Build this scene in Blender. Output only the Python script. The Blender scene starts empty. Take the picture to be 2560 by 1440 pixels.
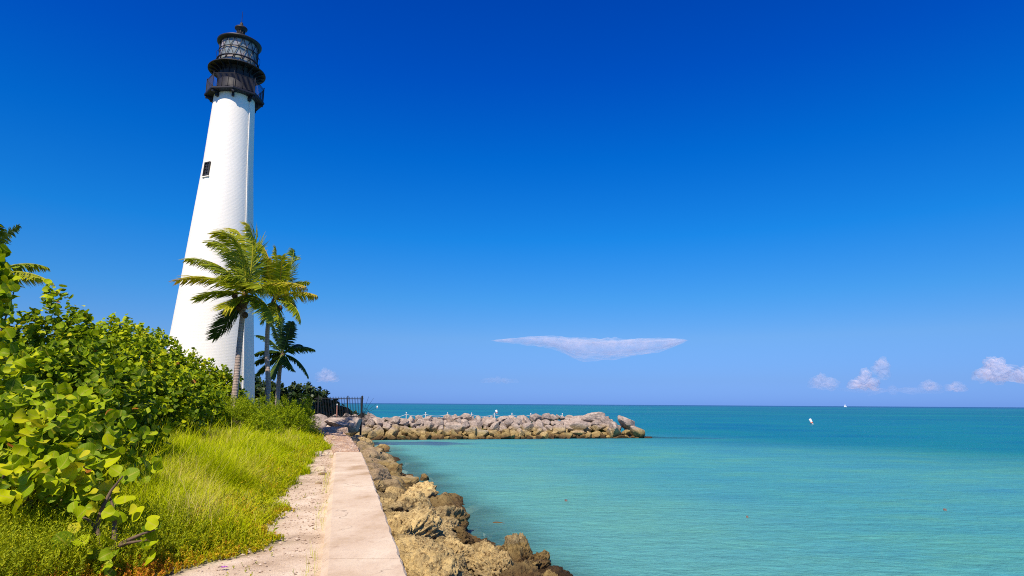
import bpy, bmesh, math, random
import numpy as np
from mathutils import Matrix, Vector, noise

random.seed(7)
RNG = np.random.default_rng(7)
SC = bpy.context.scene
COL = SC.collection

# ------------------------------------------------------------------ camera
F, HY, ROLL, CAMZ = 1580.0, 1010.0, 0.0065, 2.55        # focal length in px of the 2560 px frame
PITCH = math.atan((HY - 720) / F)
FWD = np.array([0, math.cos(PITCH), math.sin(PITCH)])
UP0 = np.array([0, -math.sin(PITCH), math.cos(PITCH)])
RT0 = np.array([1.0, 0, 0])
_r = math.atan(ROLL)
RT = RT0 * math.cos(_r) + UP0 * math.sin(_r)
UPV = -RT0 * math.sin(_r) + UP0 * math.cos(_r)
CAM = np.array([0, 0, CAMZ])
cd = bpy.data.cameras.new('camera')
cam = bpy.data.objects.new('camera', cd)
COL.objects.link(cam)
cd.sensor_width = 36
cd.lens = 36 * F / 2560
cd.clip_start = 0.05
cd.clip_end = 80000
m = Matrix.Identity(4)
for i in range(3):
    m[i][0], m[i][1], m[i][2], m[i][3] = RT[i], UPV[i], -FWD[i], CAM[i]
cam.matrix_world = m
SC.camera = cam

# ------------------------------------------------------------------ sky and sun
SUN_EL = math.radians(52)
SUN_H = np.array([-0.283, -0.957]) / math.hypot(0.283, 0.957)
w = bpy.data.worlds.new("World")
SC.world = w
w.use_nodes = True
nt = w.node_tree
bg = nt.nodes['Background']
sky = nt.nodes.new('ShaderNodeTexSky')
sky.sky_type = 'NISHITA'
sky.sun_disc = False
sky.sun_elevation = SUN_EL
sky.sun_rotation = math.atan2(SUN_H[0], SUN_H[1])
sky.air_density, sky.dust_density, sky.ozone_density = 1.0, 0.3, 3.0
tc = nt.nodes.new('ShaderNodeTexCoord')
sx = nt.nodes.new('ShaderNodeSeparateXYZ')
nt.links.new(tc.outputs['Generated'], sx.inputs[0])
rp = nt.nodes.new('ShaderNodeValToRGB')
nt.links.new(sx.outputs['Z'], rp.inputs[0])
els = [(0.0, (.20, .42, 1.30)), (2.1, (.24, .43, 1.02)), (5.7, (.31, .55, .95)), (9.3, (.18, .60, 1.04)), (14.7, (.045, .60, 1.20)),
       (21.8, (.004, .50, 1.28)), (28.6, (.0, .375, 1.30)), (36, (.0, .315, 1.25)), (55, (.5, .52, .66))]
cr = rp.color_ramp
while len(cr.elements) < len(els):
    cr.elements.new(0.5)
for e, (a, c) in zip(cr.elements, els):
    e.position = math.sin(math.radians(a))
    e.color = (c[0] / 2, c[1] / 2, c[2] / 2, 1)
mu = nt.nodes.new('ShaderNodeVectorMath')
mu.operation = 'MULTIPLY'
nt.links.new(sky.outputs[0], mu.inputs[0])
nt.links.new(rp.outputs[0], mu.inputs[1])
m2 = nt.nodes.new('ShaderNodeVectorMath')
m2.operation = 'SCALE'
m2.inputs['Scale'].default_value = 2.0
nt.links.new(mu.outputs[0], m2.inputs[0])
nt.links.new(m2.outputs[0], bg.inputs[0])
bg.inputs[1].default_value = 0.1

sl = bpy.data.lights.new('sun', 'SUN')
sl.energy = 5.0
sl.angle = math.radians(0.5)
sl.color = (1.0, 0.90, 0.75)
so = bpy.data.objects.new('sun', sl)
COL.objects.link(so)
SUN = Vector((SUN_H[0] * math.cos(SUN_EL), SUN_H[1] * math.cos(SUN_EL), math.sin(SUN_EL)))
so.rotation_euler = SUN.to_track_quat('Z', 'Y').to_euler()
so.location = (-20, -30, 60)
SC.view_settings.view_transform = 'Standard'
SC.view_settings.look = 'None'
SC.view_settings.exposure = 0.3
SC.view_settings.gamma = 1.0
SC.cycles.max_bounces = 8
SC.cycles.transparent_max_bounces = 32
SC.cycles.use_denoising = False
SC.cycles.filter_width = 1.0
SC.cycles.sample_clamp_indirect = 3.0
SC.cycles.sample_clamp_direct = 2.2


# ------------------------------------------------------------------ pixel rays
def ray(x, y):
    d = FWD * F + RT * (x - 1280) + UPV * (720 - y)
    return d / np.linalg.norm(d)


def at_z(x, y, z):
    d = ray(x, y)
    return CAM + d * ((z - CAMZ) / d[2])


def at_y(x, y, Y):
    d = ray(x, y)
    return CAM + d * (Y / d[1])


def sstep(a, b, x):
    t = np.clip((x - a) / (b - a), 0, 1)
    return t * t * (3 - 2 * t)


# ------------------------------------------------------------------ mesh helpers
def tag(o, label=None, cat=None, group=None, kind=None):
    if label: o['label'] = label
    if cat: o['category'] = cat
    if group: o['group'] = group
    if kind: o['kind'] = kind
    return o


def empty(name, loc, label, cat, group=None):
    o = bpy.data.objects.new(name, None)
    COL.objects.link(o)
    o.location = loc
    o.empty_display_size = 0.2
    return tag(o, label, cat, group)


def link(name, me, mat, parent=None, loc=None):
    o = bpy.data.objects.new(name, me)
    COL.objects.link(o)
    if mat is not None and not me.materials:
        me.materials.append(mat)
    if parent is not None:
        o.parent = parent
        o.matrix_parent_inverse = Matrix.Translation(parent.location).inverted()
    if loc is not None:
        o.location = loc
    return o


def np_mesh(name, V, faces, attrs=None, smooth=True):
    """V (n,3); faces: list of (k,4)/(k,3) int arrays."""
    me = bpy.data.meshes.new(name)
    V = np.asarray(V, np.float32)
    faces = [np.asarray(f, np.int32) for f in faces if len(f)]
    loops = np.concatenate([f.ravel() for f in faces])
    tot = np.concatenate([np.full(len(f), f.shape[1], np.int32) for f in faces])
    start = np.concatenate([[0], np.cumsum(tot)[:-1]]).astype(np.int32)
    me.vertices.add(len(V))
    me.vertices.foreach_set('co', V.ravel())
    me.loops.add(len(loops))
    me.loops.foreach_set('vertex_index', loops)
    me.polygons.add(len(tot))
    me.polygons.foreach_set('loop_start', start)
    me.polygons.foreach_set('loop_total', tot)
    me.polygons.foreach_set('use_smooth', np.full(len(tot), smooth, bool))
    me.update(calc_edges=True)
    for k, a in (attrs or {}).items():
        at = me.attributes.new(k, 'FLOAT', 'POINT')
        at.data.foreach_set('value', np.asarray(a, np.float32))
    return me


class MB:
    """collects boxes, tubes, lathes into one mesh"""
    def __init__(s):
        s.V, s.Q, s.T, s.n = [], [], [], 0

    def add(s, V, Q=(), T=()):
        V = np.asarray(V, float)
        s.V.append(V)
        if len(Q): s.Q.append(np.asarray(Q, int) + s.n)
        if len(T): s.T.append(np.asarray(T, int) + s.n)
        s.n += len(V)

    def box(s, c, size, rot=None):
        h = np.array(size) / 2
        V = np.array([[x, y, z] for x in (-1, 1) for y in (-1, 1) for z in (-1, 1)]) * h
        if rot is not None:
            V = V @ np.array(rot).T
        s.add(V + np.array(c), [[0, 1, 3, 2], [4, 6, 7, 5], [0, 4, 5, 1], [2, 3, 7, 6], [0, 2, 6, 4], [1, 5, 7, 3]])

    def bar(s, a, b, wdt, hgt=None):
        a, b = np.array(a, float), np.array(b, float)
        t = b - a
        L = np.linalg.norm(t)
        t /= L
        u = np.cross(t, [0, 0, 1.0])
        if np.linalg.norm(u) < 1e-3: u = np.array([1.0, 0, 0])
        u /= np.linalg.norm(u)
        v = np.cross(t, u)
        s.box((a + b) / 2, (L, wdt, hgt or wdt), np.column_stack([t, u, v]))

    def tube(s, pts, rad, n=8, cap=True):
        pts = np.asarray(pts, float)
        rad = np.broadcast_to(np.asarray(rad, float), (len(pts),))
        tg = np.gradient(pts, axis=0)
        tg /= np.linalg.norm(tg, axis=1)[:, None] + 1e-12
        ref = np.array([1.0, 0.13, 0.07]) if abs(tg[0][0]) < .8 else np.array([0.1, 1, 0.1])
        a = np.linspace(0, 2 * np.pi, n, endpoint=False)
        V = []
        for p, t, r in zip(pts, tg, rad):
            u = np.cross(t, ref); u /= np.linalg.norm(u)
            v = np.cross(t, u)
            V.append(p + r * (np.cos(a)[:, None] * u + np.sin(a)[:, None] * v))
        V = np.concatenate(V)
        Q = [[i * n + j, i * n + (j + 1) % n, (i + 1) * n + (j + 1) % n, (i + 1) * n + j] for i in range(len(pts) - 1) for j in range(n)]
        T = []
        if cap:
            k = len(V)
            V = np.vstack([V, pts[0], pts[-1]])
            T = [[k, (j + 1) % n, j] for j in range(n)] + [[k + 1, k - n + j, k - n + (j + 1) % n] for j in range(n)]
        s.add(V, Q, T)

    def lathe(s, prof, c=(0, 0, 0), n=48, rot=0.0):
        """prof: list of (r, z); closed top and bottom when r = 0"""
        a = np.linspace(0, 2 * np.pi, n, endpoint=False) + rot
        V = np.concatenate([np.column_stack([r * np.cos(a), r * np.sin(a), np.full(n, z)]) for r, z in prof]) + np.array(c)
        Q = [[i * n + j, i * n + (j + 1) % n, (i + 1) * n + (j + 1) % n, (i + 1) * n + j] for i in range(len(prof) - 1) for j in range(n)]
        s.add(V, Q)

    def build(s, name, mat, parent=None, smooth=False):
        return link(name, np_mesh(name, np.concatenate(s.V), [x for x in (np.concatenate(s.Q) if s.Q else [], np.concatenate(s.T) if s.T else [])], smooth=smooth), mat, parent)


# ------------------------------------------------------------------ material helpers
class NT:
    def __init__(s, name):
        s.mat = bpy.data.materials.new(name)
        s.mat.use_nodes = True
        s.t = s.mat.node_tree
        s.p = s.t.nodes['Principled BSDF']
        s.out = s.t.nodes['Material Output']

    def n(s, typ, **kw):
        nd = s.t.nodes.new('ShaderNode' + typ)
        for k, v in kw.items():
            setattr(nd, k, v)
        return nd

    def l(s, a, b):
        s.t.links.new(a, b)

    def attr(s, name):
        return s.n('Attribute', attribute_name=name).outputs['Fac']

    def coord(s, which='Object', scale=(1, 1, 1)):
        mp = s.n('Mapping')
        mp.inputs['Scale'].default_value = scale
        s.l(s.n('TexCoord').outputs[which], mp.inputs[0])
        return mp.outputs[0]

    def pos(s, scale=(1, 1, 1)):
        mp = s.n('Mapping')
        mp.inputs['Scale'].default_value = scale
        s.l(s.n('NewGeometry').outputs['Position'], mp.inputs[0])
        return mp.outputs[0]

    def noise(s, vec, scale, detail=4, rough=.55, dist=0.0):
        nd = s.n('TexNoise')
        nd.inputs['Scale'].default_value = scale
        nd.inputs['Detail'].default_value = detail
        nd.inputs['Roughness'].default_value = rough
        nd.inputs['Distortion'].default_value = dist
        if vec is not None: s.l(vec, nd.inputs['Vector'])
        return nd.outputs[0]

    def ramp(s, fac, stops):
        r = s.n('ValToRGB')
        e = r.color_ramp
        while len(e.elements) < len(stops): e.elements.new(.5)
        for el, (p, c) in zip(e.elements, stops):
            el.position = p
            el.color = (*c, 1) if not isinstance(c, (int, float)) else (c, c, c, 1)
        s.l(fac, r.inputs[0])
        return r.outputs[0]

    def mix(s, fac, a, b, mode='MIX'):
        mx = s.n('Mix', data_type='RGBA', blend_type=mode)
        for v, i in ((fac, 0), (a, 6), (b, 7)):
            if isinstance(v, (int, float)): mx.inputs[i].default_value = v
            elif isinstance(v, tuple): mx.inputs[i].default_value = (*v, 1)
            else: s.l(v, mx.inputs[i])
        return mx.outputs[2]

    def math(s, op, a, b=0.0, clamp=False):
        mt = s.n('Math', operation=op, use_clamp=clamp)
        for v, i in ((a, 0), (b, 1)):
            if isinstance(v, (int, float)): mt.inputs[i].default_value = v
            else: s.l(v, mt.inputs[i])
        return mt.outputs[0]

    def bump(s, h, strength=.5, dist=.02, normal=None):
        b = s.n('Bump')
        b.inputs['Strength'].default_value = strength
        b.inputs['Distance'].default_value = dist
        s.l(h, b.inputs['Height'])
        if normal is not None: s.l(normal, b.inputs['Normal'])
        return b.outputs[0]

    def set(s, color=None, rough=None, normal=None, spec=None, metal=None):
        for k, v in (('Base Color', color), ('Roughness', rough), ('Normal', normal), ('Specular IOR Level', spec), ('Metallic', metal)):
            if v is None: continue
            if isinstance(v, tuple): s.p.inputs[k].default_value = (*v, 1)
            elif isinstance(v, (int, float)): s.p.inputs[k].default_value = v
            else: s.l(v, s.p.inputs[k])
        return s.mat


def mat_leaf(name, stops, trans=.3, rough=.45, rib=False, spec=.4, tcol=1.25):
    t = NT(name)
    c = t.ramp(t.attr('var'), stops)
    if rib:
        rb = t.ramp(t.attr('rib'), [(.86, 0.0), (.99, 1.0)])
        vn = t.math('SINE', t.math('MULTIPLY', t.math('SUBTRACT', t.attr('lu'), t.math('MULTIPLY', t.attr('lv'), .75)), 42.0))
        rb = t.math('MAXIMUM', rb, t.math('MULTIPLY', t.ramp(vn, [(.80, 0.0), (.97, 1.0)]), .45))
        c = t.mix(t.math('MULTIPLY', rb, .6), c, (.50, .42, .08))
        sp = t.noise(t.pos(), 11, 4, .7)
        c = t.mix(t.ramp(sp, [(.66, 0.0), (.72, .7)]), c, (.16, .09, .02))
        c = t.mix(t.ramp(t.noise(t.pos(), 5, 3), [(.35, .45), (.6, 0.0)]), c, t.mix(1.0, c, (.62, .72, .6), 'MULTIPLY'))
    t.set(c, rough, spec=spec)
    tr = t.n('BsdfTranslucent')
    t.l(t.mix(1.0, c, (tcol, tcol, .7), 'MULTIPLY'), tr.inputs[0])
    mx = t.n('MixShader')
    mx.inputs[0].default_value = trans
    t.l(t.p.outputs[0], mx.inputs[1])
    t.l(tr.outputs[0], mx.inputs[2])
    t.l(mx.outputs[0], t.out.inputs[0])
    return t.mat


def mat_white_tower():
    t = NT('white_painted_brick')
    at = t.attr('arc')
    z = t.n('SeparateXYZ'); t.l(t.n('NewGeometry').outputs['Position'], z.inputs[0])
    cx = t.n('CombineXYZ')
    t.l(at, cx.inputs[0]); t.l(z.outputs[2], cx.inputs[1])
    br = t.n('TexBrick')
    t.l(cx.outputs[0], br.inputs[0])
    br.inputs['Scale'].default_value = 1.0
    br.inputs['Brick Width'].default_value = .22
    br.inputs['Row Height'].default_value = .085
    br.inputs['Mortar Size'].default_value = .012
    br.inputs['Mortar Smooth'].default_value = .6
    br.inputs['Color1'].default_value = (1, 1, 1, 1)
    br.inputs['Color2'].default_value = (.6, .6, .6, 1)
    br.inputs['Mortar'].default_value = (0, 0, 0, 1)
    n1 = t.noise(t.pos((1, 1, 3)), 6, 5)
    h = t.math('ADD', br.outputs[0], t.math('MULTIPLY', n1, 1.2))
    n2 = t.noise(t.pos((1, 1, .25)), 1.1, 5)
    c = t.mix(t.ramp(n2, [(.45, 0.0), (.75, .35)]), (.86, .81, .74), (.78, .71, .62))
    return t.set(c, .75, t.bump(h, .22, .02), spec=.2)


def mat_metal(name, col, rough=.45, var=.3):
    t = NT(name)
    n = t.noise(t.pos(), 5, 4)
    c = t.mix(t.ramp(n, [(.4, 0.0), (.7, var)]), col, (.055, .036, .030))
    return t.set(c, rough, spec=.4)


def mat_simple(name, col, rough=.6, spec=.4, nscale=8, col2=None, bump=0.0):
    t = NT(name)
    n = t.noise(t.coord(), nscale, 5)
    c = t.mix(t.ramp(n, [(.35, 0.0), (.7, 1.0)]), col, col2 or tuple(x * .75 for x in col))
    return t.set(c, rough, t.bump(n, bump, .02) if bump else None, spec)


def mat_rock(name, upper, pits=.5, pscale=9.0, tide=(.18, .75)):
    """limestone: algae brown at the waterline, yellowish above it, then UPPER"""
    t = NT(name)
    g = t.n('NewGeometry')
    z = t.n('SeparateXYZ'); t.l(g.outputs['Position'], z.inputs[0])
    oi = t.n('ObjectInfo')
    vec = t.coord()
    big = t.noise(t.pos(), 1.7, 4)
    zz = t.math('ADD', z.outputs[2], t.math('MULTIPLY', t.math('SUBTRACT', big, .5), .5))
    zz = t.math('ADD', zz, t.math('MULTIPLY', t.math('SUBTRACT', oi.outputs['Random'], .5), .35))
    mr = t.n('MapRange'); mr.inputs['From Min'].default_value = 0; mr.inputs['From Max'].default_value = 2.0
    t.l(zz, mr.inputs['Value'])
    a, b = tide
    base = t.ramp(mr.outputs[0], [(0.0, (.10, .062, .028)), (a / 2, (.20, .125, .05)), ((a + .22) / 2, (.40, .29, .115)), (b / 2, (.43, .33, .17)), ((b + .3) / 2, upper), (.95, tuple(x * 1.12 for x in upper))])
    n1 = t.noise(vec, 7, 8, .65)
    c = t.mix(t.ramp(n1, [(.3, .55), (.62, 0.0)]), base, t.mix(.5, base, (.16, .12, .09), 'MULTIPLY'))
    c = t.mix(.5, c, t.ramp(oi.outputs['Random'], [(0.0, (.70, .68, .68)), (.5, (1.0, .98, .95)), (1.0, (1.3, 1.24, 1.12))]), 'MULTIPLY')
    pn = t.noise(vec, pscale, 9, .78, .3)
    pit = t.ramp(pn, [(.40, 0.0), (.49, 1.0)])
    pm = t.math('MULTIPLY', t.math('SUBTRACT', 1.0, pit), pits)
    c = t.mix(pm, c, t.mix(1.0, c, (.26, .19, .14), 'MULTIPLY'))
    mot = t.noise(vec, 2.3, 5, .6)
    c = t.mix(t.ramp(mot, [(.42, .6), (.58, 0.0)]), c, t.mix(1.0, c, (.55, .52, .52), 'MULTIPLY'))
    h = t.math('ADD', t.math('MULTIPLY', pn, 1.0 + pits), n1)
    return t.set(c, .88, t.bump(h, .8, .06), spec=.2)


# ------------------------------------------------------------------ land shape
JA, JB = np.array([-12.2, 45.1]), np.array([10.1, 50.7])      # the jetty's front waterline
JU = (JB - JA) / np.linalg.norm(JB - JA)
JN = np.array([-JU[1], JU[0]])
CO_Y = np.array([-60, -2, 6.15, 7.69, 10.33, 14.17, 20.96, 27.63, 32.88, 38.76, 42, 46, 52, 62, 74, 90, 130, 300, 1000])
CO_X = np.array([12, 1.0, -.92, -1.32, -2.01, -3.0, -4.79, -6.68, -8.27, -10.25, -11.5, -12.6, -13.6, -15.4, -18.6, -30, -80, -400, -2500])
WL_Y = np.array([-2, 6.13, 7.89, 11.15, 16.84, 20.89])
WL_X = np.array([.35, -1.69, -2.16, -3.04, -4.55, -5.63])
PA_Y = np.array([-60, 3, 5.6, 6.57, 7.4, 8.25, 9.2, 10.26, 13.07, 16.04, 19.33, 22.46, 26.81, 37.6, 47, 60])
PA_X = np.array([-3, -3.6, -3.7, -3.14, -2.98, -2.75, -3.3, -3.65, -4.45, -4.97, -6.0, -6.4, -7.5, -11.2, -14.0, -17])


def coast(y): return np.interp(y, CO_Y, CO_X)
def wall_left(y): return np.interp(y, WL_Y, WL_X)
def path_left(y): return np.interp(y, PA_Y, PA_X)


def vnoise(x, y, s, seed=0):
    """cheap smooth value noise"""
    r = np.random.default_rng(seed).random((64, 64))
    u, v = np.asarray(x) * s + 100.5, np.asarray(y) * s + 100.5
    i, j = np.floor(u).astype(int), np.floor(v).astype(int)
    a, b = u - i, v - j
    a, b = a * a * (3 - 2 * a), b * b * (3 - 2 * b)
    g = lambda p, q: r[p % 64, q % 64]
    return (g(i, j) * (1 - a) + g(i + 1, j) * a) * (1 - b) + (g(i, j + 1) * (1 - a) + g(i + 1, j + 1) * a) * b


def ground_z(x, y):
    x, y = np.asarray(x, float), np.asarray(y, float)
    d = (coast(y) - x) * .93
    e = path_left(y) - x
    land = .86 + .17 * sstep(33, 41, y) * sstep(60, 48, y) + .5 * sstep(.2, 7, e) + .07 * (vnoise(x, y, .6, 3) - .5) * sstep(0, 1.5, e) + .015 * (vnoise(x, y, 3.1, 4) - .5)
    sea = .35 + .34 * d
    sea = np.maximum(sea, -.7 + .09 * np.minimum(d + 3, 0))
    sea = np.maximum(sea, -2.6) + .06 * (vnoise(x, y, 1.3, 5) - .5)
    k = sstep(-.25, .02, d)
    return sea * (1 - k) + land * k


def axis(lo, hi, fine_lo, fine_hi, step, grow=1.14):
    a = list(np.arange(fine_lo, fine_hi + 1e-6, step))
    s = step
    while a[-1] < hi:
        s *= grow
        a.append(min(a[-1] + s, hi))
    s = step
    while a[0] > lo:
        s *= grow
        a.insert(0, max(a[0] - s, lo))
    return np.array(a)


def grid_mesh(name, xs, ys, zf, attrs=None):
    X, Y = np.meshgrid(xs, ys)
    x, y = X.ravel(), Y.ravel()
    nx, ny = len(xs), len(ys)
    i = (np.arange(ny - 1)[:, None] * nx + np.arange(nx - 1)[None]).ravel()
    Q = np.column_stack([i, i + 1, i + nx + 1, i + nx])
    at = {k: f(x, y) for k, f in (attrs or {}).items()}
    return np_mesh(name, np.column_stack([x, y, zf(x, y)]), [Q], at)


def ridge(x, y):
    b = (x - JA[0]) * JN[0] + (y - JA[1]) * JN[1]
    a_ = (x - JA[0]) * JU[0] + (y - JA[1]) * JU[1]
    return np.minimum(np.minimum(1.15 - .75 * np.abs(b - 2.0), 1.15), np.minimum(.6 * (22.0 - a_), 2 + a_))


def land_z(x, y):
    return np.maximum(ground_z(x, y), ridge(x, y))


def veg_amount(x, y):
    return np.maximum(ridge(x, y) > ground_z(x, y), 0) + sstep(-.15, .35, path_left(y) - x + .5 * (vnoise(x, y, 1.1, 9) - .5) + .25 * (vnoise(x, y, 4, 19) - .5))


def mat_ground():
    t = NT('sandy_ground')
    p = t.pos()
    n1 = t.noise(p, 1.6, 6, .6)
    n2 = t.noise(p, 28, 6, .7)
    n3 = t.noise(p, .9, 4)
    sand = t.ramp(n1, [(.3, (.44, .32, .22)), (.5, (.62, .48, .355)), (.7, (.74, .61, .48))])
    sand = t.mix(t.ramp(n2, [(.40, .28), (.54, 0.0)]), sand, (.36, .26, .19))
    soil = t.ramp(n1, [(.3, (.08, .10, .012)), (.7, (.16, .17, .025))])
    c = t.mix(t.attr('veg'), sand, soil)
    bed = t.ramp(n3, [(.36, (.42, .29, .28)), (.48, (.60, .53, .43)), (.62, (.74, .72, .55))])
    z = t.n('SeparateXYZ'); t.l(t.n('NewGeometry').outputs['Position'], z.inputs[0])
    c = t.mix(t.ramp(z.outputs[2], [(.0, 1.0), (.25, 0.0)]), c, bed)
    vo = t.n('TexVoronoi'); vo.inputs['Scale'].default_value = 55
    t.l(p, vo.inputs['Vector'])
    h = t.math('ADD', n2, t.math('MULTIPLY', vo.outputs['Distance'], .5))
    return t.set(c, .95, t.bump(h, .6, .02), spec=.1)


xs = axis(-2600, 90, -14, 12, .22)
ys = axis(-60, 1000, 4, 54, .22)
me = grid_mesh('ground', xs, ys, land_z, {'veg': veg_amount})
tag(link('ground', me, mat_ground()), kind='structure')


# ------------------------------------------------------------------ water



def jet_dist(x, y):
    s = np.clip((x - JA[0]) * JU[0] + (y - JA[1]) * JU[1], 0, np.linalg.norm(JB - JA))
    px, py = JA[0] + JU[0] * s + JN[0] * 1.6, JA[1] + JU[1] * s + JN[1] * 1.6
    return np.hypot(x - px, y - py)


def w_clear(x, y):
    t = (x - coast(y)) * .93
    n = .9 * (vnoise(x, y, .9, 31) - .5)
    a = 1 - sstep(1.9, 3.9, t + n)
    b = 1 - sstep(1.5, 3.0, jet_dist(x, y) + n)
    tip = np.hypot((x - 12.5) / 3.4, (y - 51.2) / 1.1)
    return np.clip(np.maximum(np.maximum(a, b * .8), .75 * (1 - sstep(.4, 1.1, tip))), 0, 1) * sstep(400, 200, y)


def w_deep(x, y):
    # 0 in the sheltered cove, 1 outside the bar that runs from the jetty's tip
    p, q = np.array([9.0, 49.0]), np.array([30.0, 21.0])
    u = (q - p) / np.linalg.norm(q - p)
    s = -((x - p[0]) * u[1] - (y - p[1]) * u[0]) * -1
    s = (x - p[0]) * -u[1] + (y - p[1]) * u[0]
    s = s + 3.5 * (vnoise(x, y, .12, 41) - .5) + 1.5 * (vnoise(x, y, .4, 42) - .5)
    behind = (x - JA[0]) * JN[0] + (y - JA[1]) * JN[1]
    return np.maximum(sstep(-11, 13, s), sstep(.5, 3, behind) * sstep(14, 6, x))


def w_near(x, y):
    t = (x - coast(y)) * .93 + 2.5 * (vnoise(x, y, .5, 44) - .5)
    return .6 * (1 - sstep(2.5, 12, t))


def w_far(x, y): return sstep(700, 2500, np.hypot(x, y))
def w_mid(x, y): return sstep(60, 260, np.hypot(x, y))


def w_weed(x, y):
    a = np.hypot((x + 6.6) / 4.6, (y - 42.0) / 2.3) + .5 * (vnoise(x, y, .8, 51) - .5)
    b = np.hypot((x - 14.2) / 4.5, (y - 51.0) / .9) + .6 * (vnoise(x, y, .9, 52) - .5)
    return np.maximum(1 - sstep(.45, 1.1, a), .6 * (1 - sstep(.4, 1.1, b)))


def mat_water():
    t = NT('sea_water')
    p = t.pos()
    n1 = t.noise(t.pos((.8, 1.2, 1)), .34, 6, .65)
    n2 = t.noise(t.pos((.25, .4, 1)), .22, 5, .6)
    n3 = t.noise(t.pos((.05, .25, 1)), .12, 3, .5)
    nn = t.math('ADD', t.math('MULTIPLY', n1, .5), t.math('MULTIPLY', n2, .5))
    shallow = t.ramp(nn, [(.36, (.048, .265, .360)), (.5, (.064, .310, .340)), (.66, (.105, .360, .262))])
    deep = t.ramp(n2, [(.35, (.0, .140, .270)), (.52, (.004, .175, .260)), (.68, (.006, .200, .230))])
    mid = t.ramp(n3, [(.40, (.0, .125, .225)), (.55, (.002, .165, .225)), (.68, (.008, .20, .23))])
    shallow = t.mix(t.attr('near'), shallow, (.135, .385, .345))
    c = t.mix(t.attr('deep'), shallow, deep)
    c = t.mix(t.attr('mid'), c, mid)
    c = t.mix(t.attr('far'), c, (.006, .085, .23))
    c = t.mix(t.math('MULTIPLY', t.attr('weed'), t.ramp(n1, [(.35, .9), (.65, .55)])), c, (.035, .06, .20))
    # ripples
    w1 = t.noise(t.pos((.9, 1.5, 1)), 2.6, 6, .72, .8)
    w2 = t.noise(t.pos((.8, 1.7, 1)), 6.0, 4, .65, .5)
    w3 = t.noise(t.pos((.12, .4, 1)), 1.6, 3, .6)
    near = t.math('SUBTRACT', 1.0, t.attr('mid'))
    h = t.math('ADD', t.math('MULTIPLY', w1, 1.0), t.math('MULTIPLY', t.math('MULTIPLY', w2, .35), near))
    h = t.math('ADD', h, t.math('MULTIPLY', w3, 2.0))
    nb = t.bump(h, 1.0, .16)
    nd = t.bump(h, .8, .14)
    df = t.n('BsdfDiffuse'); t.l(c, df.inputs[0]); t.l(nd, df.inputs['Normal'])
    tr = t.n('BsdfTransparent'); tr.inputs[0].default_value = (.84, .94, .92, 1)
    m1 = t.n('MixShader')
    t.l(t.math('MULTIPLY', t.attr('clear'), .62), m1.inputs[0])
    t.l(df.outputs[0], m1.inputs[1]); t.l(tr.outputs[0], m1.inputs[2])
    gl = t.n('BsdfGlossy'); gl.inputs['Roughness'].default_value = .28; t.l(nb, gl.inputs['Normal'])
    fr = t.n('Fresnel'); fr.inputs['IOR'].default_value = 1.33; t.l(nb, fr.inputs['Normal'])
    m2_ = t.n('MixShader')
    t.l(t.math('MINIMUM', t.math('MULTIPLY', fr.outputs[0], .6), .32), m2_.inputs[0])
    t.l(m1.outputs[0], m2_.inputs[1]); t.l(gl.outputs[0], m2_.inputs[2])
    t.l(m2_.outputs[0], t.out.inputs[0])
    return t.mat


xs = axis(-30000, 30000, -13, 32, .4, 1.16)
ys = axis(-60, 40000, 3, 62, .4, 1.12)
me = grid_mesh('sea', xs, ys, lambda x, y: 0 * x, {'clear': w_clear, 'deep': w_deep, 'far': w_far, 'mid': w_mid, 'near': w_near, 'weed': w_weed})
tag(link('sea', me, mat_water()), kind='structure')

# ------------------------------------------------------------------ sea wall
def mat_concrete():
    t = NT('weathered_concrete')
    n1 = t.noise(t.pos((1, .6, 1)), 1.3, 6, .6)
    n2 = t.noise(t.pos((4, 1, 1)), 9, 6, .7)
    n3 = t.noise(t.pos(), 60, 4, .7)
    c = t.ramp(n1, [(.3, (.44, .305, .185)), (.45, (.60, .46, .335)), (.6, (.67, .54, .405)), (.75, (.75, .64, .50))])
    c = t.mix(t.ramp(n2, [(.5, 0.0), (.75, .5)]), c, (.42, .33, .27))
    c = t.mix(t.ramp(n3, [(.30, .7), (.40, 0.0)]), c, (.25, .18, .13))
    vo = t.n('TexVoronoi', feature='DISTANCE_TO_EDGE'); vo.inputs['Scale'].default_value = .55
    wp = t.n('VectorMath', operation='ADD'); t.l(t.pos(), wp.inputs[0])
    nv = t.n('TexNoise'); nv.inputs['Scale'].default_value = 3.0; t.l(t.pos(), nv.inputs['Vector'])
    sc_ = t.n('VectorMath', operation='SCALE'); sc_.inputs['Scale'].default_value = .5; t.l(nv.outputs['Color'], sc_.inputs[0])
    t.l(sc_.outputs[0], wp.inputs[1]); t.l(wp.outputs[0], vo.inputs['Vector'])
    crk = t.math('MULTIPLY', t.ramp(vo.outputs['Distance'], [(.0, 1.0), (.006, 0.0)]), t.ramp(n1, [(.48, 0.0), (.56, .8)]))
    c = t.mix(crk, c, (.20, .14, .10))
    blot = t.noise(t.pos((1.5, 1, 1)), 3.2, 6, .7)
    c = t.mix(t.ramp(blot, [(.55, 0.0), (.70, .55)]), c, t.mix(1.0, c, (.70, .62, .58), 'MULTIPLY'))
    return t.set(c, .9, t.bump(t.math('ADD', n3, n2), .35, .012), spec=.15)


CONC = mat_concrete()


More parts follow.
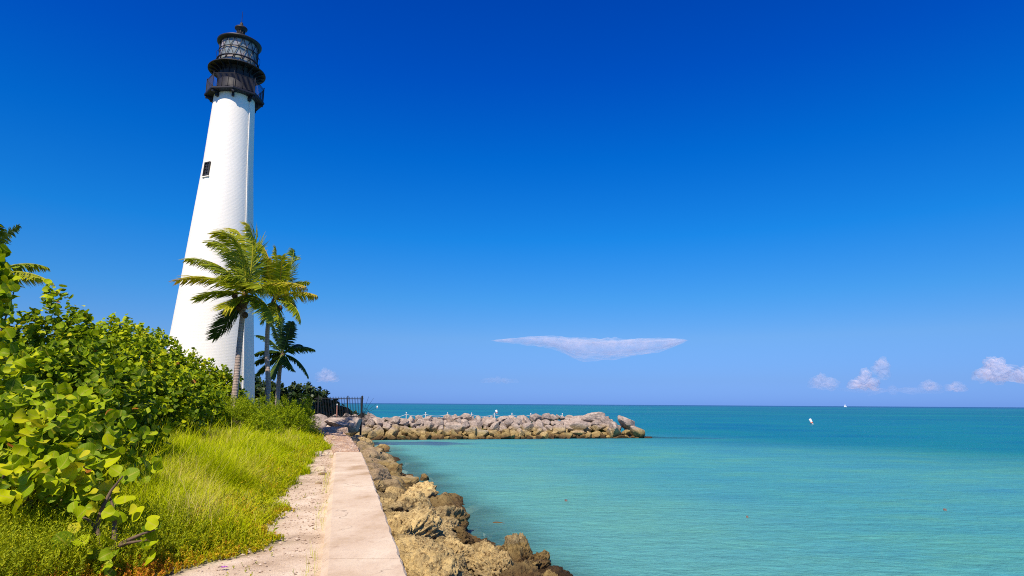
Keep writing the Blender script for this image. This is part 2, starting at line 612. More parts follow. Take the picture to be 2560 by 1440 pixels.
def wall_piece(y0, y1, parent, mat, top=1.0, xl=wall_left, xr=coast, step=.08, bev=.03, rough=0.0, name='wall_segment', bot=-.6, seed=0):
    yy = np.linspace(y0, y1, max(2, int((y1 - y0) / step) + 1))
    prof = None
    V = []
    K = 12 if rough else 8
    for y in yy:
        a, b = float(xl(y)), float(xr(y))
        ts = [(a - .07, bot), (a - .04, top - bev * 1.3), (a + bev, top)]
        for k in range(1, K):
            ts.append((a + (b - a) * k / K, top))
        ts += [(b - bev, top), (b, top - bev), (b + .02, bot)]
        V.append([(x, y, z) for x, z in ts])
    V = np.array(V)
    n = V.shape[1]
    if rough:
        x, y = V[:, 2:-2, 0], V[:, 2:-2, 1]
        V[:, 2:-2, 2] += rough * (vnoise(x, y, 2.3, 60 + seed) - .5) + rough * .6 * (vnoise(x, y, 7, 61 + seed) - .5)
        V[:, -2, 0] += rough * 1.2 * (vnoise(V[:, -2, 0], V[:, -2, 1], 3, 63) - .5)
    else:
        V[:, 1:-1, 2] += .006 * (vnoise(V[:, 1:-1, 0], V[:, 1:-1, 1], 3, 65) - .5)
        V[:, -3:-1, 0] += .022 * (vnoise(V[:, -3:-1, 0], V[:, -3:-1, 1], 2.5, 66) - .5) + .02 * (vnoise(V[:, -3:-1, 0], V[:, -3:-1, 1], 9, 67) - .5)
    m_ = len(yy)
    i = (np.arange(m_ - 1)[:, None] * n + np.arange(n - 1)[None]).ravel()
    Q = np.column_stack([i, i + n, i + n + 1, i + 1])
    P = V.reshape(-1, 3)
    c0 = V[0].mean(0); c1 = V[-1].mean(0)
    P = np.vstack([P, c0, c1])
    k = m_ * n
    T = [[k, j, j + 1] for j in range(n - 1)] + [[k, n - 1, 0]] + [[k + 1, (m_ - 1) * n + j + 1, (m_ - 1) * n + j] for j in range(n - 1)] + [[k + 1, (m_ - 1) * n, m_ * n - 1]]
    return link(name, np_mesh(name, P, [Q, np.array(T)], smooth=False), mat, parent)


wall = empty('sea_wall', (-1.3, 6.2, .86), 'smooth pinkish concrete sea wall running along the shore between sand path and rocks', 'wall')
wall_piece(-2, 6.78, wall, CONC)
wall_piece(6.81, 20.9, wall, CONC)


def mat_rubble():
    t = NT('broken_rubble')
    n1 = t.noise(t.pos(), 2.2, 6, .6)
    vo = t.n('TexVoronoi'); vo.inputs['Scale'].default_value = 16; t.l(t.pos(), vo.inputs['Vector'])
    n2 = t.noise(t.pos(), 22, 6, .7)
    c = t.ramp(n1, [(.3, (.34, .20, .13)), (.5, (.50, .33, .23)), (.72, (.66, .50, .38))])
    c = t.mix(t.ramp(n2, [(.36, .7), (.52, 0.0)]), c, (.18, .10, .07))
    c = t.mix(t.ramp(vo.outputs['Color'], [(.6, 0.0), (.9, .5)]), c, (.70, .60, .50))
    return t.set(c, .95, t.bump(t.math('ADD', vo.outputs['Distance'], n2), .8, .05), spec=.1)


RUB = mat_rubble()
ow = wall_piece(20.95, 41.5, None, RUB, top=.93, xl=lambda y: coast(y) - .86 - .02 * (y - 21), rough=.12, name='ruined_wall', step=.2)
tag(ow, 'crumbling wall stretch topped with reddish rubble beyond the smooth sea wall', 'wall')
mb = MB()
sp = [(-.95, -.25), (-.35, -.42), (.5, -.36), (.95, -.05), (.6, .3), (-.2, .42), (-.8, .25)]
q = at_y(830, 1073, 36.6)
zt = q[2] + .05
V = [(q[0] + x, q[1] + y, zt - .24 + .02 * x + .22 * y) for x, y in sp] + [(q[0] + x * .95, q[1] + y * .95, zt + .05 * x + .22 * y) for x, y in sp]
n = len(sp)
mb.add(V + [(q[0], q[1], zt + .02)], [[i, (i + 1) % n, n + (i + 1) % n, n + i] for i in range(n)], [[n + i, n + (i + 1) % n, 2 * n] for i in range(n)])
tag(mb.build('concrete_slab', RUB), 'broken reddish concrete slab lying at the far end of the ruined wall', 'slab')


# ------------------------------------------------------------------ lighthouse
D = 42.0
d0 = ray(517, 1005)
TB = np.array([d0[0], d0[1]]) / math.hypot(d0[0], d0[1]) * D
TX, TY = float(TB[0]), float(TB[1])
GZ = float(ground_z(TX, TY))
TOCAM = math.atan2(-TY, -TX)
lh = empty('lighthouse', (TX, TY, GZ), 'tall white brick lighthouse with black lantern room and railed gallery', 'lighthouse')
WHITE = mat_white_tower()
BLACK = mat_metal('black_painted_iron', (.008, .009, .020), .6, .12)
IRON = mat_metal('rusty_black_iron', (.015, .013, .016), .55, .25)

zz = np.concatenate([[GZ - .6], np.linspace(GZ, 21.7, 150)])
rr = np.interp(zz, [.5, 3.9, 6.7, 9.7, 14.6, 17.2, 20.8, 21.75], [2.78, 2.53, 2.27, 2.03, 1.66, 1.46, 1.27, 1.23])
N = 128
a = np.linspace(0, 2 * np.pi, N + 1)
V = np.concatenate([np.column_stack([TX + r * np.cos(a), TY + r * np.sin(a), np.full(N + 1, z)]) for r, z in zip(rr, zz)])
arc = np.concatenate([a * 2.0 for _ in zz])
i = (np.arange(len(zz) - 1)[:, None] * (N + 1) + np.arange(N)[None]).ravel()
Q = np.column_stack([i, i + 1, i + N + 2, i + N + 1])
link('tower_shaft', np_mesh('tower_shaft', V, [Q], {'arc': arc}), WHITE, lh)


def pol(r, ang, z): return (TX + r * math.cos(ang), TY + r * math.sin(ang), z)


def r_at(z): return float(np.interp(z, zz, rr))


# window low on the lit side
def window(z0, z1, ang, wd):
    wn = MB(); gl_ = MB(); sh = MB()
    zc = (z0 + z1) / 2
    tilt = math.atan((r_at(z1) - r_at(z0)) / (z1 - z0))
    R_ = lambda z, k: r_at(z) + k
    e_r = np.array([math.cos(ang), math.sin(ang), 0]); e_t = np.array([-math.sin(ang), math.cos(ang), 0]); e_z = np.array([0, 0, 1.0])
    up_ = e_z * math.cos(tilt) + e_r * math.sin(tilt); out_ = np.cross(e_t, up_); 
    if out_ @ e_r < 0: out_ = -out_
    c = np.array([TX, TY, 0]) + e_r * r_at(zc) + e_z * zc
    R3 = np.column_stack([e_t, out_, up_])
    hgt = (z1 - z0)
    pl = lambda t, o, u: c + e_t * t + out_ * o + up_ * u
    sh.box(pl(0, 0, -hgt / 2 - .05), (wd + .1, .12, .06), R3)
    for s_ in (-1, 1):
        wn.box(pl(s_ * (wd / 2 - .03), .03, 0), (.06, .10, hgt), R3)
        wn.box(pl(0, .03, s_ * (hgt / 2 - .03)), (wd - .12, .10, .06), R3)
    wn.box(pl(0, .025, 0), (.035, .06, hgt - .12), R3)
    for k in (-1, 0, 1):
        wn.box(pl(0, .03, k * hgt / 4.2), (wd - .12, .05, .03), R3)
    gl_.box(pl(0, .0, 0), (wd - .1, .03, hgt - .1), R3)
    f = wn.build('window_frame', WFR, lh)
    g = gl_.build('pane', GLASSD, None)
    g.parent = f; g.matrix_parent_inverse = f.matrix_world.inverted() if False else Matrix.Translation(lh.location).inverted() @ Matrix.Identity(4)
    g.matrix_parent_inverse = Matrix.Identity(4)
    s = sh.build('sill', WHITE, None)
    s.parent = f; s.matrix_parent_inverse = Matrix.Identity(4)
    return f


WFR = mat_simple('window_frame_paint', (.05, .045, .04), .5)
GLASSD = mat_simple('dark_window_glass', (.025, .03, .04), .08, .8)


def child_fix(o, parent):
    """parent a mesh with world-space vertices under a mesh that itself has world-space vertices"""
    o.parent = parent
    o.matrix_parent_inverse = Matrix.Identity(4)


wa = at_y(527, 419, TY - 1.15)
window(16.06, 16.96, math.atan2(wa[1] - TY, wa[0] - TX), .47)

# lightning conductor down the shaft
mb = MB()
ca = TOCAM + math.radians(44)
mb.tube([pol(r_at(z) + .05, ca, z) for z in np.linspace(GZ, 21.5, 40)], .028, 6)
mb.build('lightning_conductor', WHITE, lh)

# main gallery: octagon, railings, brackets
OA = TOCAM - math.radians(5)
oc = [OA + k * math.pi / 4 for k in range(8)]
RG = 1.76
mb = MB()
mb.lathe([(0, 21.70), (RG, 21.70), (RG + .03, 21.74), (RG + .03, 21.84), (0, 21.84)], (TX, TY, 0), 8, OA)
mb.build('gallery_deck', BLACK, lh)
for a_ in oc:
    mb = MB()
    e_r = np.array([math.cos(a_), math.sin(a_), 0]); e_t = np.array([-math.sin(a_), math.cos(a_), 0]); e_z = np.array([0, 0, 1.0])
    R3 = np.column_stack([e_r, e_t, e_z])
    mb.box(pol(1.48, a_, 21.63), (.46, .15, .13), R3)
    mb.box(pol(1.33, a_, 21.48), (.20, .15, .20), R3)
    mb.build('bracket', BLACK, lh)
RR = RG - .06
for k, a_ in enumerate(oc):
    mb = MB()
    p0 = np.array(pol(RR, a_, 21.84))
    mb.tube([p0, p0 + [0, 0, 1.02]], .024, 8)
    mb.tube([p0 + [0, 0, 1.0], p0 + [0, 0, 1.04], p0 + [0, 0, 1.07]], [.03, .036, .01], 8)
    mb.build('railing_post', IRON, lh)
    mb = MB()
    p1 = np.array(pol(RR, oc[(k + 1) % 8], 21.84))
    for hz, rd in ((.93, .018), (.84, .009), (.10, .012)):
        mb.tube([p0 + [0, 0, hz], p1 + [0, 0, hz]], rd, 6)
    nb_ = 17
    for j in range(1, nb_):
        q = p0 + (p1 - p0) * j / nb_
        mb.tube([q + [0, 0, .1], q + [0, 0, .93]], .0085, 5)
    mb.build('railing_panel', IRON, lh)

# watch room, upper deck with ribs
mb = MB()
mb.lathe([(1.16, 21.85), (1.16, 22.0), (1.10, 22.03), (1.10, 23.45), (1.2, 23.58)], (TX, TY, 0), 48)
for k in range(16):
    a_ = k * math.pi / 8
    mb.tube([pol(1.11, a_, 22.0), pol(1.11, a_, 23.45)], .02, 5)
mb.build('watch_room', BLACK, lh, True)
mb = MB()
mb.lathe([(1.1, 23.60), (1.70, 23.60), (1.74, 23.61), (1.74, 23.66), (1.70, 23.68), (1.1, 23.68)], (TX, TY, 0), 64)
up = mb.build('upper_deck', IRON, lh)
for k in range(20):
    a_ = k * math.pi / 10 + .1
    mb = MB()
    e_r = np.array([math.cos(a_), math.sin(a_), 0]); e_t = np.array([-math.sin(a_), math.cos(a_), 0])
    b0, b1, b2 = np.array(pol(1.12, a_, 23.595)), np.array(pol(1.68, a_, 23.595)), np.array(pol(1.12, a_, 23.32))
    tt = e_t * .025
    mb.add([b0 - tt, b1 - tt, b2 - tt, b0 + tt, b1 + tt, b2 + tt], [[0, 1, 4, 3], [1, 2, 5, 4], [2, 0, 3, 5]], [[0, 2, 1], [3, 4, 5]])
    child_fix(mb.build('rib', BLACK), up)

# lantern: glass, rings, diagonal glazing bars
def mat_lantern():
    t = NT('lantern_glass')
    n = t.noise(t.pos(), 1.6, 3)
    c = t.ramp(n, [(.35, (.16, .20, .21)), (.5, (.26, .29, .28)), (.65, (.38, .32, .32))])
    return t.set(c, .12, spec=.7)


LZ = [23.68, 24.24, 24.92, 25.52]
mb = MB()
mb.lathe([(1.13, 23.68), (1.13, LZ[3])], (TX, TY, 0), 16, .1)
glz = mb.build('lantern_glazing', mat_lantern(), lh)
LR = 1.165
for z_, rd, R_ in ((23.71, .03, 1.24), (LZ[1] + .02, .055, 1.25), (LZ[2], .03, LR + .02), (LZ[3] - .02, .03, LR)):
    mb = MB()
    an = np.linspace(0, 2 * np.pi, 65)
    mb.tube([pol(R_, t_, z_) for t_ in an], rd, 6, False)
    child_fix(mb.build('glazing_ring', BLACK, None, True), glz)
K = 15
for tier, (za, zb) in enumerate(((23.70, LZ[1]), (LZ[1], LZ[2]), (LZ[2], LZ[3]))):
    off = (tier % 2) * math.pi / K
    mb = MB()
    for k in range(K):
        a0 = off + 2 * math.pi * k / K + .08
        for s_ in (-1, 1):
            pts = [pol(LR + .005, a0 + s_ * math.pi / K * u, za + (zb - za) * u) for u in np.linspace(0, 1, 5)]
            mb.tube(pts, .021, 5)
    child_fix(mb.build('glazing_bars', BLACK), glz)
mb = MB()
mb.lathe([(1.13, 25.50), (1.30, 25.52), (1.36, 25.60), (1.36, 25.66), (1.30, 25.70), (.9, 25.95), (.25, 26.15), (0, 26.16)], (TX, TY, 0), 64)
mb.build('lantern_roof', mat_metal('black_roof_iron', (.014, .015, .018), .45, .3), lh, True)
mb = MB()
mb.lathe([(.24, 26.1), (.235, 26.62), (.38, 26.72), (.40, 26.80), (.36, 26.86), (.12, 27.0), (.10, 27.16), (.05, 27.24), (0, 27.24)], (TX, TY, 0), 24)
for k in range(10):
    a_ = k * math.pi / 5
    mb.tube([pol(.245, a_, 26.15), pol(.245, a_, 26.62)], .022, 5)
mb.build('roof_ventilator', IRON, lh, True)
mb = MB()
mb.tube([(TX, TY, 27.2), (TX, TY, 28.05)], [.022, .010], 6)
mb.build('lightning_rod', BLACK, lh)
for s_ in (-1, 1):
    mb = MB()
    a_ = TOCAM + s_ * math.radians(88)
    mb.tube([np.array(pol(LR + .03, a_, 24.95)), np.array(pol(LR + .13, a_, 24.85)), np.array(pol(LR + .15, a_, 24.65)), np.array(pol(LR + .13, a_, 24.45)), np.array(pol(LR + .05, a_, 24.36))], .012, 5)
    mb.build('ladder_handle', BLACK, lh)


# ------------------------------------------------------------------ leaves
def leaf_template(us, hs, cols, cup=.18, bend=.12):
    V, rib = [], []
    for u, h in zip(us, hs):
        for c in cols:
            V.append((u, c * h, cup * abs(c * h) - bend * u * u))
            rib.append(1 - abs(c))
    nc = len(cols)
    Q = [[i * nc + j, i * nc + j + 1, (i + 1) * nc + j + 1, (i + 1) * nc + j] for i in range(len(us) - 1) for j in range(nc - 1)]
    return np.array(V), np.array(Q), np.array(rib)


LEAF_NEAR = leaf_template([0, .04, .14, .3, .5, .7, .86, .96, 1.0], [.05, .24, .42, .52, .54, .48, .34, .18, .02], [-1, -.5, 0, .5, 1])
LEAF_FAR = leaf_template([0, .12, .5, .85, 1.0], [.1, .40, .54, .34, .05], [-1, 0, 1])
LEAF_THIN = leaf_template([0, .45, 1.0], [.05, .17, .02], [-1, 1], 0)


def unit(v):
    return v / (np.linalg.norm(v, axis=-1, keepdims=True) + 1e-12)


def leaves(P, T, Nn, S, var, tpl, curl=0.0):
    """one leaf per row: base P, length axis T, face normal Nn, size S"""
    V0, Q0, rib0 = tpl
    T = unit(T)
    B = unit(np.cross(Nn, T))
    Nn = np.cross(T, B)
    n, k = len(P), len(V0)
    W = np.tile(V0[:, 2], (n, 1))
    if curl:
        W = W * RNG.uniform(-.6, 2.2, (n, 1)) + curl * (RNG.normal(0, 1, (n, 1)) * V0[None, :, 0] * V0[None, :, 1] + RNG.normal(0, .5, (n, 1)) * (V0[None, :, 0] - .4) ** 2 + .35 * RNG.normal(0, 1, (n, 1)) * np.sin(V0[None, :, 0] * 7 + RNG.uniform(0, 6, (n, 1))) * V0[None, :, 1])
    V = P[:, None] + S[:, None, None] * (V0[None, :, :1] * T[:, None] + V0[None, :, 1:2] * B[:, None] + W[:, :, None] * Nn[:, None])
    Q = Q0[None] + (np.arange(n) * k)[:, None, None]
    return V.reshape(-1, 3), Q.reshape(-1, 4), np.repeat(var, k), np.tile(rib0, n)


def randn(n): return RNG.normal(size=(n, 3))


def blob_points(blobs, n, depth=(.72, 1.06), up_bias=.15, lump=.27):
    """points and outward directions spread over a union of ellipsoids (cx,cy,cz,rx,ry,rz)"""
    B = np.array(blobs, float)
    area = B[:, 3] * B[:, 5] + B[:, 4] * B[:, 5]
    idx = RNG.choice(len(B), n * 3, p=area / area.sum())
    d = unit(randn(n * 3) + [0, 0, up_bias])
    k = RNG.uniform(0, 1, n * 3) ** .6 * (depth[1] - depth[0]) + depth[0]
    lumps = 1 + lump * (vnoise(d[:, 0] * 2.1 + idx * 3.7, d[:, 2] * 2.1 + d[:, 1] * 1.7, 2.2, 71) - .5) * 2
    P = B[idx, :3] + d * B[idx, 3:6] * (k * lumps)[:, None]
    O = unit(d / B[idx, 3:6])
    inside = np.zeros(len(P), bool)
    for b in B:
        q = (P - b[:3]) / b[3:6]
        inside |= (q * q).sum(1) < depth[0] ** 2 * .8
    keep = ~inside & (P[:, 2] > ground_z(P[:, 0], P[:, 1]) - .1)
    P, O = P[keep], O[keep]
    return P[:n], O[:n]


def stems_mesh(base, tips, r0=.04, r1=.008, n=5, sag=.15):
    mb = MB()
    for t in tips:
        t = np.array(t); b = np.array(base) + np.array([random.uniform(-.3, .3), random.uniform(-.3, .3), 0])
        mid = b * .5 + t * .5 + np.array([random.uniform(-.2, .2), random.uniform(-.2, .2), sag])
        u = np.linspace(0, 1, 6)[:, None]
        pts = b * (1 - u) ** 2 + 2 * mid * u * (1 - u) + t * u ** 2
        mb.tube(pts, np.linspace(r0, r1, 6), n)
    return mb


SEAGRAPE = mat_leaf('sea_grape_leaf', [(0.0, (.03, .07, .003)), (.28, (.09, .17, .002)), (.55, (.27, .37, .002)), (.84, (.56, .57, .004)), (.985, (.50, .42, .02)), (1.0, (.36, .12, .02))], .30, .5, True, .10)
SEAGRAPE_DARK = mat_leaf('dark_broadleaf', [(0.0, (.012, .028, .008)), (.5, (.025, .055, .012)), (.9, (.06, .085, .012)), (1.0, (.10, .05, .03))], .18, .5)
BAY = mat_leaf('yellow_green_shrub_leaf', [(0.0, (.08, .14, .002)), (.5, (.28, .36, .003)), (1.0, (.50, .52, .008))], .3, .6, False, .15)
BARK = mat_simple('grey_brown_bark', (.16, .11, .07), .9, .2, 12, (.08, .055, .04), .4)


def sea_grape(name, label, blobs, n_tips, size, per=8, tpl=LEAF_FAR, spread=.16, vmean=.5, group=None, mat=None, nst=14, depth=(.72, 1.06), extra=None, face=.35):
    P, O = blob_points(blobs, n_tips, depth)
    if extra is not None:
        P = np.vstack([P, extra[0]]); O = np.vstack([O, extra[1]])
    nt_ = len(P)
    ax = unit(O * .8 + np.array([0, 0, .55]) + randn(nt_) * .35)
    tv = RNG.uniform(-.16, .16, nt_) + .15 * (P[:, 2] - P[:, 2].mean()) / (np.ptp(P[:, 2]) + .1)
    Ps, Ts, Ns, Ss, Vs = [], [], [], [], []
    for j in range(per):
        rad = unit(np.cross(ax, randn(nt_)))
        along = (j / per - .6) * spread * 2.2
        s = size * RNG.uniform(.45, 1.3, nt_)
        T = unit(rad * .9 + ax * RNG.uniform(.0, .9, nt_)[:, None] + randn(nt_) * .2)
        Nn = unit(ax * .7 + O * .35 + np.array([-.1, -face, .35]) + randn(nt_) * .5)
        Ps.append(P + ax * along + rad * .03); Ts.append(T); Ns.append(Nn); Ss.append(s)
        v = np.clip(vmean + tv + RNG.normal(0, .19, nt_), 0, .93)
        v[RNG.random(nt_) < .004] = 1.0
        Vs.append(v)
    V, Q, var, rib = leaves(np.concatenate(Ps), np.concatenate(Ts), np.concatenate(Ns), np.concatenate(Ss), np.concatenate(Vs), tpl, .5)
    b = np.array(blobs)[:, :3].mean(0)
    base = (b[0], b[1], float(ground_z(b[0], b[1])))
    root = empty(name, base, label, 'shrub', group)
    link('foliage', np_mesh('foliage', V, [Q], {'var': var, 'rib': rib, 'lu': np.tile(tpl[0][:, 0], len(V) // len(tpl[0])), 'lv': np.tile(np.abs(tpl[0][:, 1]), len(V) // len(tpl[0]))}), mat or SEAGRAPE, root)
    pick = RNG.choice(nt_, min(nst, nt_), replace=False)
    stems_mesh(base, [P[i] for i in pick]).build('stem', BARK, root, True)
    return root


def blob(px, top, Y, rx, rz, ry=None):
    """ellipsoid whose top shows at pixel (px, top) at depth Y"""
    p = at_y(px, top + 15, Y)
    return (p[0], p[1], p[2] - rz, rx, ry or rx, rz)


HG = 'sea grape shrubs of the left hedge'
# near, big leaves
def tips_from_px(lst):
    P, O = [], []
    for px, py, Y in lst:
        P.append(at_y(px, py, Y)); O.append((.25, -.5, .6))
    return np.array(P), np.array(O)


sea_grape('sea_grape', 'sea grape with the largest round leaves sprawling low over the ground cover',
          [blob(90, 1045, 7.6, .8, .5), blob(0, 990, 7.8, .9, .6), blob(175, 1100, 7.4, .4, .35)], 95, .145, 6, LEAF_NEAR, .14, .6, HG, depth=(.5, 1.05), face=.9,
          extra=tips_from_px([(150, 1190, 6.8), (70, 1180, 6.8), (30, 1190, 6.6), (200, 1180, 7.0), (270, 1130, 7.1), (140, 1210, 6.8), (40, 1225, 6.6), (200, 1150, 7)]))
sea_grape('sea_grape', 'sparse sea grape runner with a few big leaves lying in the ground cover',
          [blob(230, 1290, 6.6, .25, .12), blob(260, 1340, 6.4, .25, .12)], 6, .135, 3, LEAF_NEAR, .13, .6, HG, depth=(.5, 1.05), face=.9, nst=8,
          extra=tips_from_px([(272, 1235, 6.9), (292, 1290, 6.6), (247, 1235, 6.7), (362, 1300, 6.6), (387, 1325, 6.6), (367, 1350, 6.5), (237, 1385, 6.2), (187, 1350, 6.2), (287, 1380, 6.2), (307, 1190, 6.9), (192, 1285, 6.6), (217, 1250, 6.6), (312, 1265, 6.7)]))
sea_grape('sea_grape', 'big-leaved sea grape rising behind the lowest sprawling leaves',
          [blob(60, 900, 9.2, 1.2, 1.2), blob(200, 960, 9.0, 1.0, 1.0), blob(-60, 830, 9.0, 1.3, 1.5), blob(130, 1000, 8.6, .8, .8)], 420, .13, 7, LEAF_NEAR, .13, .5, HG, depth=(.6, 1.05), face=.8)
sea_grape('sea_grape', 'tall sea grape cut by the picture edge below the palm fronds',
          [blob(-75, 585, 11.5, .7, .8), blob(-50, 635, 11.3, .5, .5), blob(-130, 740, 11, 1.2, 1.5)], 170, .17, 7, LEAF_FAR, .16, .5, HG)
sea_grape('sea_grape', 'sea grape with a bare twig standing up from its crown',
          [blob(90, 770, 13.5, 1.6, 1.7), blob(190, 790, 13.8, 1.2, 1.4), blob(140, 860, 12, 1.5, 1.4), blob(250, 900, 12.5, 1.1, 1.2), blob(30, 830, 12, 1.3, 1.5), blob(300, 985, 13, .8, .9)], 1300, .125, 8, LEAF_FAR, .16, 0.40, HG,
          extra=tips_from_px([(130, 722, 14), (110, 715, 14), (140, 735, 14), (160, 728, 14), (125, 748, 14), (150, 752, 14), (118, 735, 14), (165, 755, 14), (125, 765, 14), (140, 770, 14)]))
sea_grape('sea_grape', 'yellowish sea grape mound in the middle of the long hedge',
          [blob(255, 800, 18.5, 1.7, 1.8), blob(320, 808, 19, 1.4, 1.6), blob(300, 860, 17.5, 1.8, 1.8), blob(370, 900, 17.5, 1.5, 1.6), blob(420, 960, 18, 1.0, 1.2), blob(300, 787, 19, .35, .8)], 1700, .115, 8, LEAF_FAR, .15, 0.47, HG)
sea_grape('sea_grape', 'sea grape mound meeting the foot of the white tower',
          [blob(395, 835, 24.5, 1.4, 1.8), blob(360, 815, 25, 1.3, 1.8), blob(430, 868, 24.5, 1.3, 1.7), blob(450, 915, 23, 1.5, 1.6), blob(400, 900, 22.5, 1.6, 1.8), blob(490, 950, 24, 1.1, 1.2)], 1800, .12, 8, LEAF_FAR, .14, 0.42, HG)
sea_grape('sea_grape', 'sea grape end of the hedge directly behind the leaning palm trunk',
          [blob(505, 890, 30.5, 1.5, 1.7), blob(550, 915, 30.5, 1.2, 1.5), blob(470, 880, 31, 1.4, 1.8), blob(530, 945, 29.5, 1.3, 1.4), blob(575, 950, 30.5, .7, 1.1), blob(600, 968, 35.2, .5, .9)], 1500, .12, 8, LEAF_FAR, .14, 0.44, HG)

# dark trees past the tower and behind the fence
DG = 'dark trees beyond the fence'
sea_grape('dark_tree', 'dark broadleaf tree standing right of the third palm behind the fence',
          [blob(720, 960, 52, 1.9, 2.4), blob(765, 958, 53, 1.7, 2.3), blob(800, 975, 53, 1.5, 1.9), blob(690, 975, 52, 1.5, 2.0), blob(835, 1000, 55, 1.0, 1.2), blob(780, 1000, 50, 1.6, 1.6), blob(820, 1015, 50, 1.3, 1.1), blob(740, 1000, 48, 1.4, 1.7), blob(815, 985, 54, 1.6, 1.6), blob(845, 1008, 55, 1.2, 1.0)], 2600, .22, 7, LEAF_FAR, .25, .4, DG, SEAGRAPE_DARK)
sea_grape('dark_tree', 'dark green tree between the lighthouse foot and the palms',
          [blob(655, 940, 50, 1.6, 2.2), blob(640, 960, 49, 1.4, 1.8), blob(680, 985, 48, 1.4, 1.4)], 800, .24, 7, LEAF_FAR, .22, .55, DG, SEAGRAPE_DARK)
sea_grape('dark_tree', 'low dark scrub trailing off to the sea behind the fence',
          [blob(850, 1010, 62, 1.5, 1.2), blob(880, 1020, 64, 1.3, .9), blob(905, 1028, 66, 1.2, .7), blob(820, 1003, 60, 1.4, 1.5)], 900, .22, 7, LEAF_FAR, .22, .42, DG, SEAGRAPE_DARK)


# small-leaved shrubs in front of the tower and palms
def bay_shrub(label, blobs, n, L=.22, lf=.07, per=13, name='bay_shrub', group='yellow green shrubs round the palms', vmean=.42):
    P, O = blob_points(blobs, int(n * 2.2), (.7, 1.05), .3, .45)
    k = len(P)
    ax = unit(O * .9 + np.array([.05, 0, .5]) + randn(k) * .3)
    Ps, Ts, Ns, Ss, Vs = [], [], [], [], []
    tv = RNG.normal(0, .14, k)
    for j in range(per):
        rad = unit(np.cross(ax, randn(k)))
        u = j / per
        Ps.append(P + ax * (L * (u - .4)) + rad * .01)
        Ts.append(unit(rad * .8 + ax * .7)); Ns.append(unit(ax + randn(k) * .5))
        Ss.append(lf * RNG.uniform(.7, 1.25, k) * (1.15 - .5 * u))
        Vs.append(np.clip(vmean + tv + .3 * (u - .5) + RNG.normal(0, .12, k), 0, 1))
    V, Q, var, rib = leaves(np.concatenate(Ps), np.concatenate(Ts), np.concatenate(Ns), np.concatenate(Ss), np.concatenate(Vs), LEAF_THIN)
    b = np.array(blobs)[:, :3].mean(0)
    base = (b[0], b[1], float(ground_z(b[0], b[1])))
    root = empty(name, base, label, 'shrub', group)
    link('foliage', np_mesh('foliage', V, [Q], {'var': var}), BAY, root)
    pick = RNG.choice(k, min(14, k), replace=False)
    stems_mesh(base, [P[i] for i in pick], .02, .004).build('stem', BARK, root, True)
    return root


bay_shrub('feathery yellow green shrub at the foot of the leaning palm trunk', [blob(575, 978, 28.5, .8, .9), blob(610, 985, 28, .7, .9), blob(545, 985, 28.3, .7, .8)], 620)
bay_shrub('feathery shrub below the hedge beside the dry leaf clump', [blob(500, 980, 27, .8, 1.0), blob(470, 1000, 25.5, .7, .8), blob(525, 1000, 26, .7, .7)], 560)
bay_shrub('broad rounded yellow green shrub below the lighthouse foot', [blob(640, 990, 25.5, .9, .9), blob(600, 1000, 25, .8, .8), blob(665, 1015, 24.5, .6, .7)], 640)
bay_shrub('yellow green shrub hiding the base of the slim straight palm', [blob(700, 990, 29.5, .8, 1.0), blob(730, 995, 30, .7, .9), blob(670, 1000, 29, .6, .7)], 560)
bay_shrub('spiky topped shrub next to the dark trees by the fence', [blob(750, 1000, 31.5, .7, .9), blob(768, 988, 32, .35, .8), blob(745, 1020, 30, .6, .6), blob(722, 1012, 29, .6, .6), blob(770, 1022, 33, .55, .8)], 560)
bay_shrub('small darker shrub poking up amid the tall grass', [blob(630, 1095, 16.5, .22, .3), blob(610, 1110, 16, .2, .25)], 90, .22, .05, 14, vmean=.3)
bay_shrub('pale green shrub tucked under the hedge at the grass edge', [blob(430, 1005, 22, .7, .8), blob(400, 1020, 21, .6, .7), blob(370, 1035, 19.5, .6, .6)], 420)

# ------------------------------------------------------------------ ground cover sprigs and grass
def scatter(n, x0, x1, y0, y1, w, seed):
    r = np.random.default_rng(seed)
    X, Y = r.uniform(x0, x1, n), r.uniform(y0, y1, n)
    k = r.random(n) < w(X, Y)
    return X[k], Y[k]


def hedge_front(y): return np.interp(y, [4, 6, 9, 14, 20, 26, 31, 36], [-4.6, -4.9, -5.6, -8.3, -11.3, -13.4, -14.8, -15.5])


def sprigs(name, X, Y, hgt, lf, per, mat, label_kind, lean=(.18, .0), vfun=None, tpl=LEAF_THIN):
    n = len(X)
    Z = ground_z(X, Y)
    P0 = np.column_stack([X, Y, Z])
    ax = unit(np.array([lean[0], lean[1], 1.0]) + randn(n) * .22)
    H = hgt(X, Y) * RNG.uniform(.6, 1.2, n)
    tv = vfun(X, Y) + RNG.normal(0, .08, n)
    Ps, Ts, Ns, Ss, Vs = [], [], [], [], []
    for j in range(per):
        rad = unit(np.cross(ax, randn(n)))
        u = .15 + .85 * (j + .5) / per
        Ps.append(P0 + ax * (H * u)[:, None]); Ts.append(unit(rad * .75 + ax * .75)); Ns.append(unit(ax + randn(n) * .5))
        Ss.append(lf * RNG.uniform(.7, 1.3, n) * (1.2 - .4 * u))
        Vs.append(np.clip(tv + .25 * (u - .6) + RNG.normal(0, .1, n), 0, 1))
    V, Q, var, rib = leaves(np.concatenate(Ps), np.concatenate(Ts), np.concatenate(Ns), np.concatenate(Ss), np.concatenate(Vs), tpl)
    o = link(name, np_mesh(name, V, [Q], {'var': var}), mat)
    return tag(o, kind='stuff', label=label_kind, cat='plants')


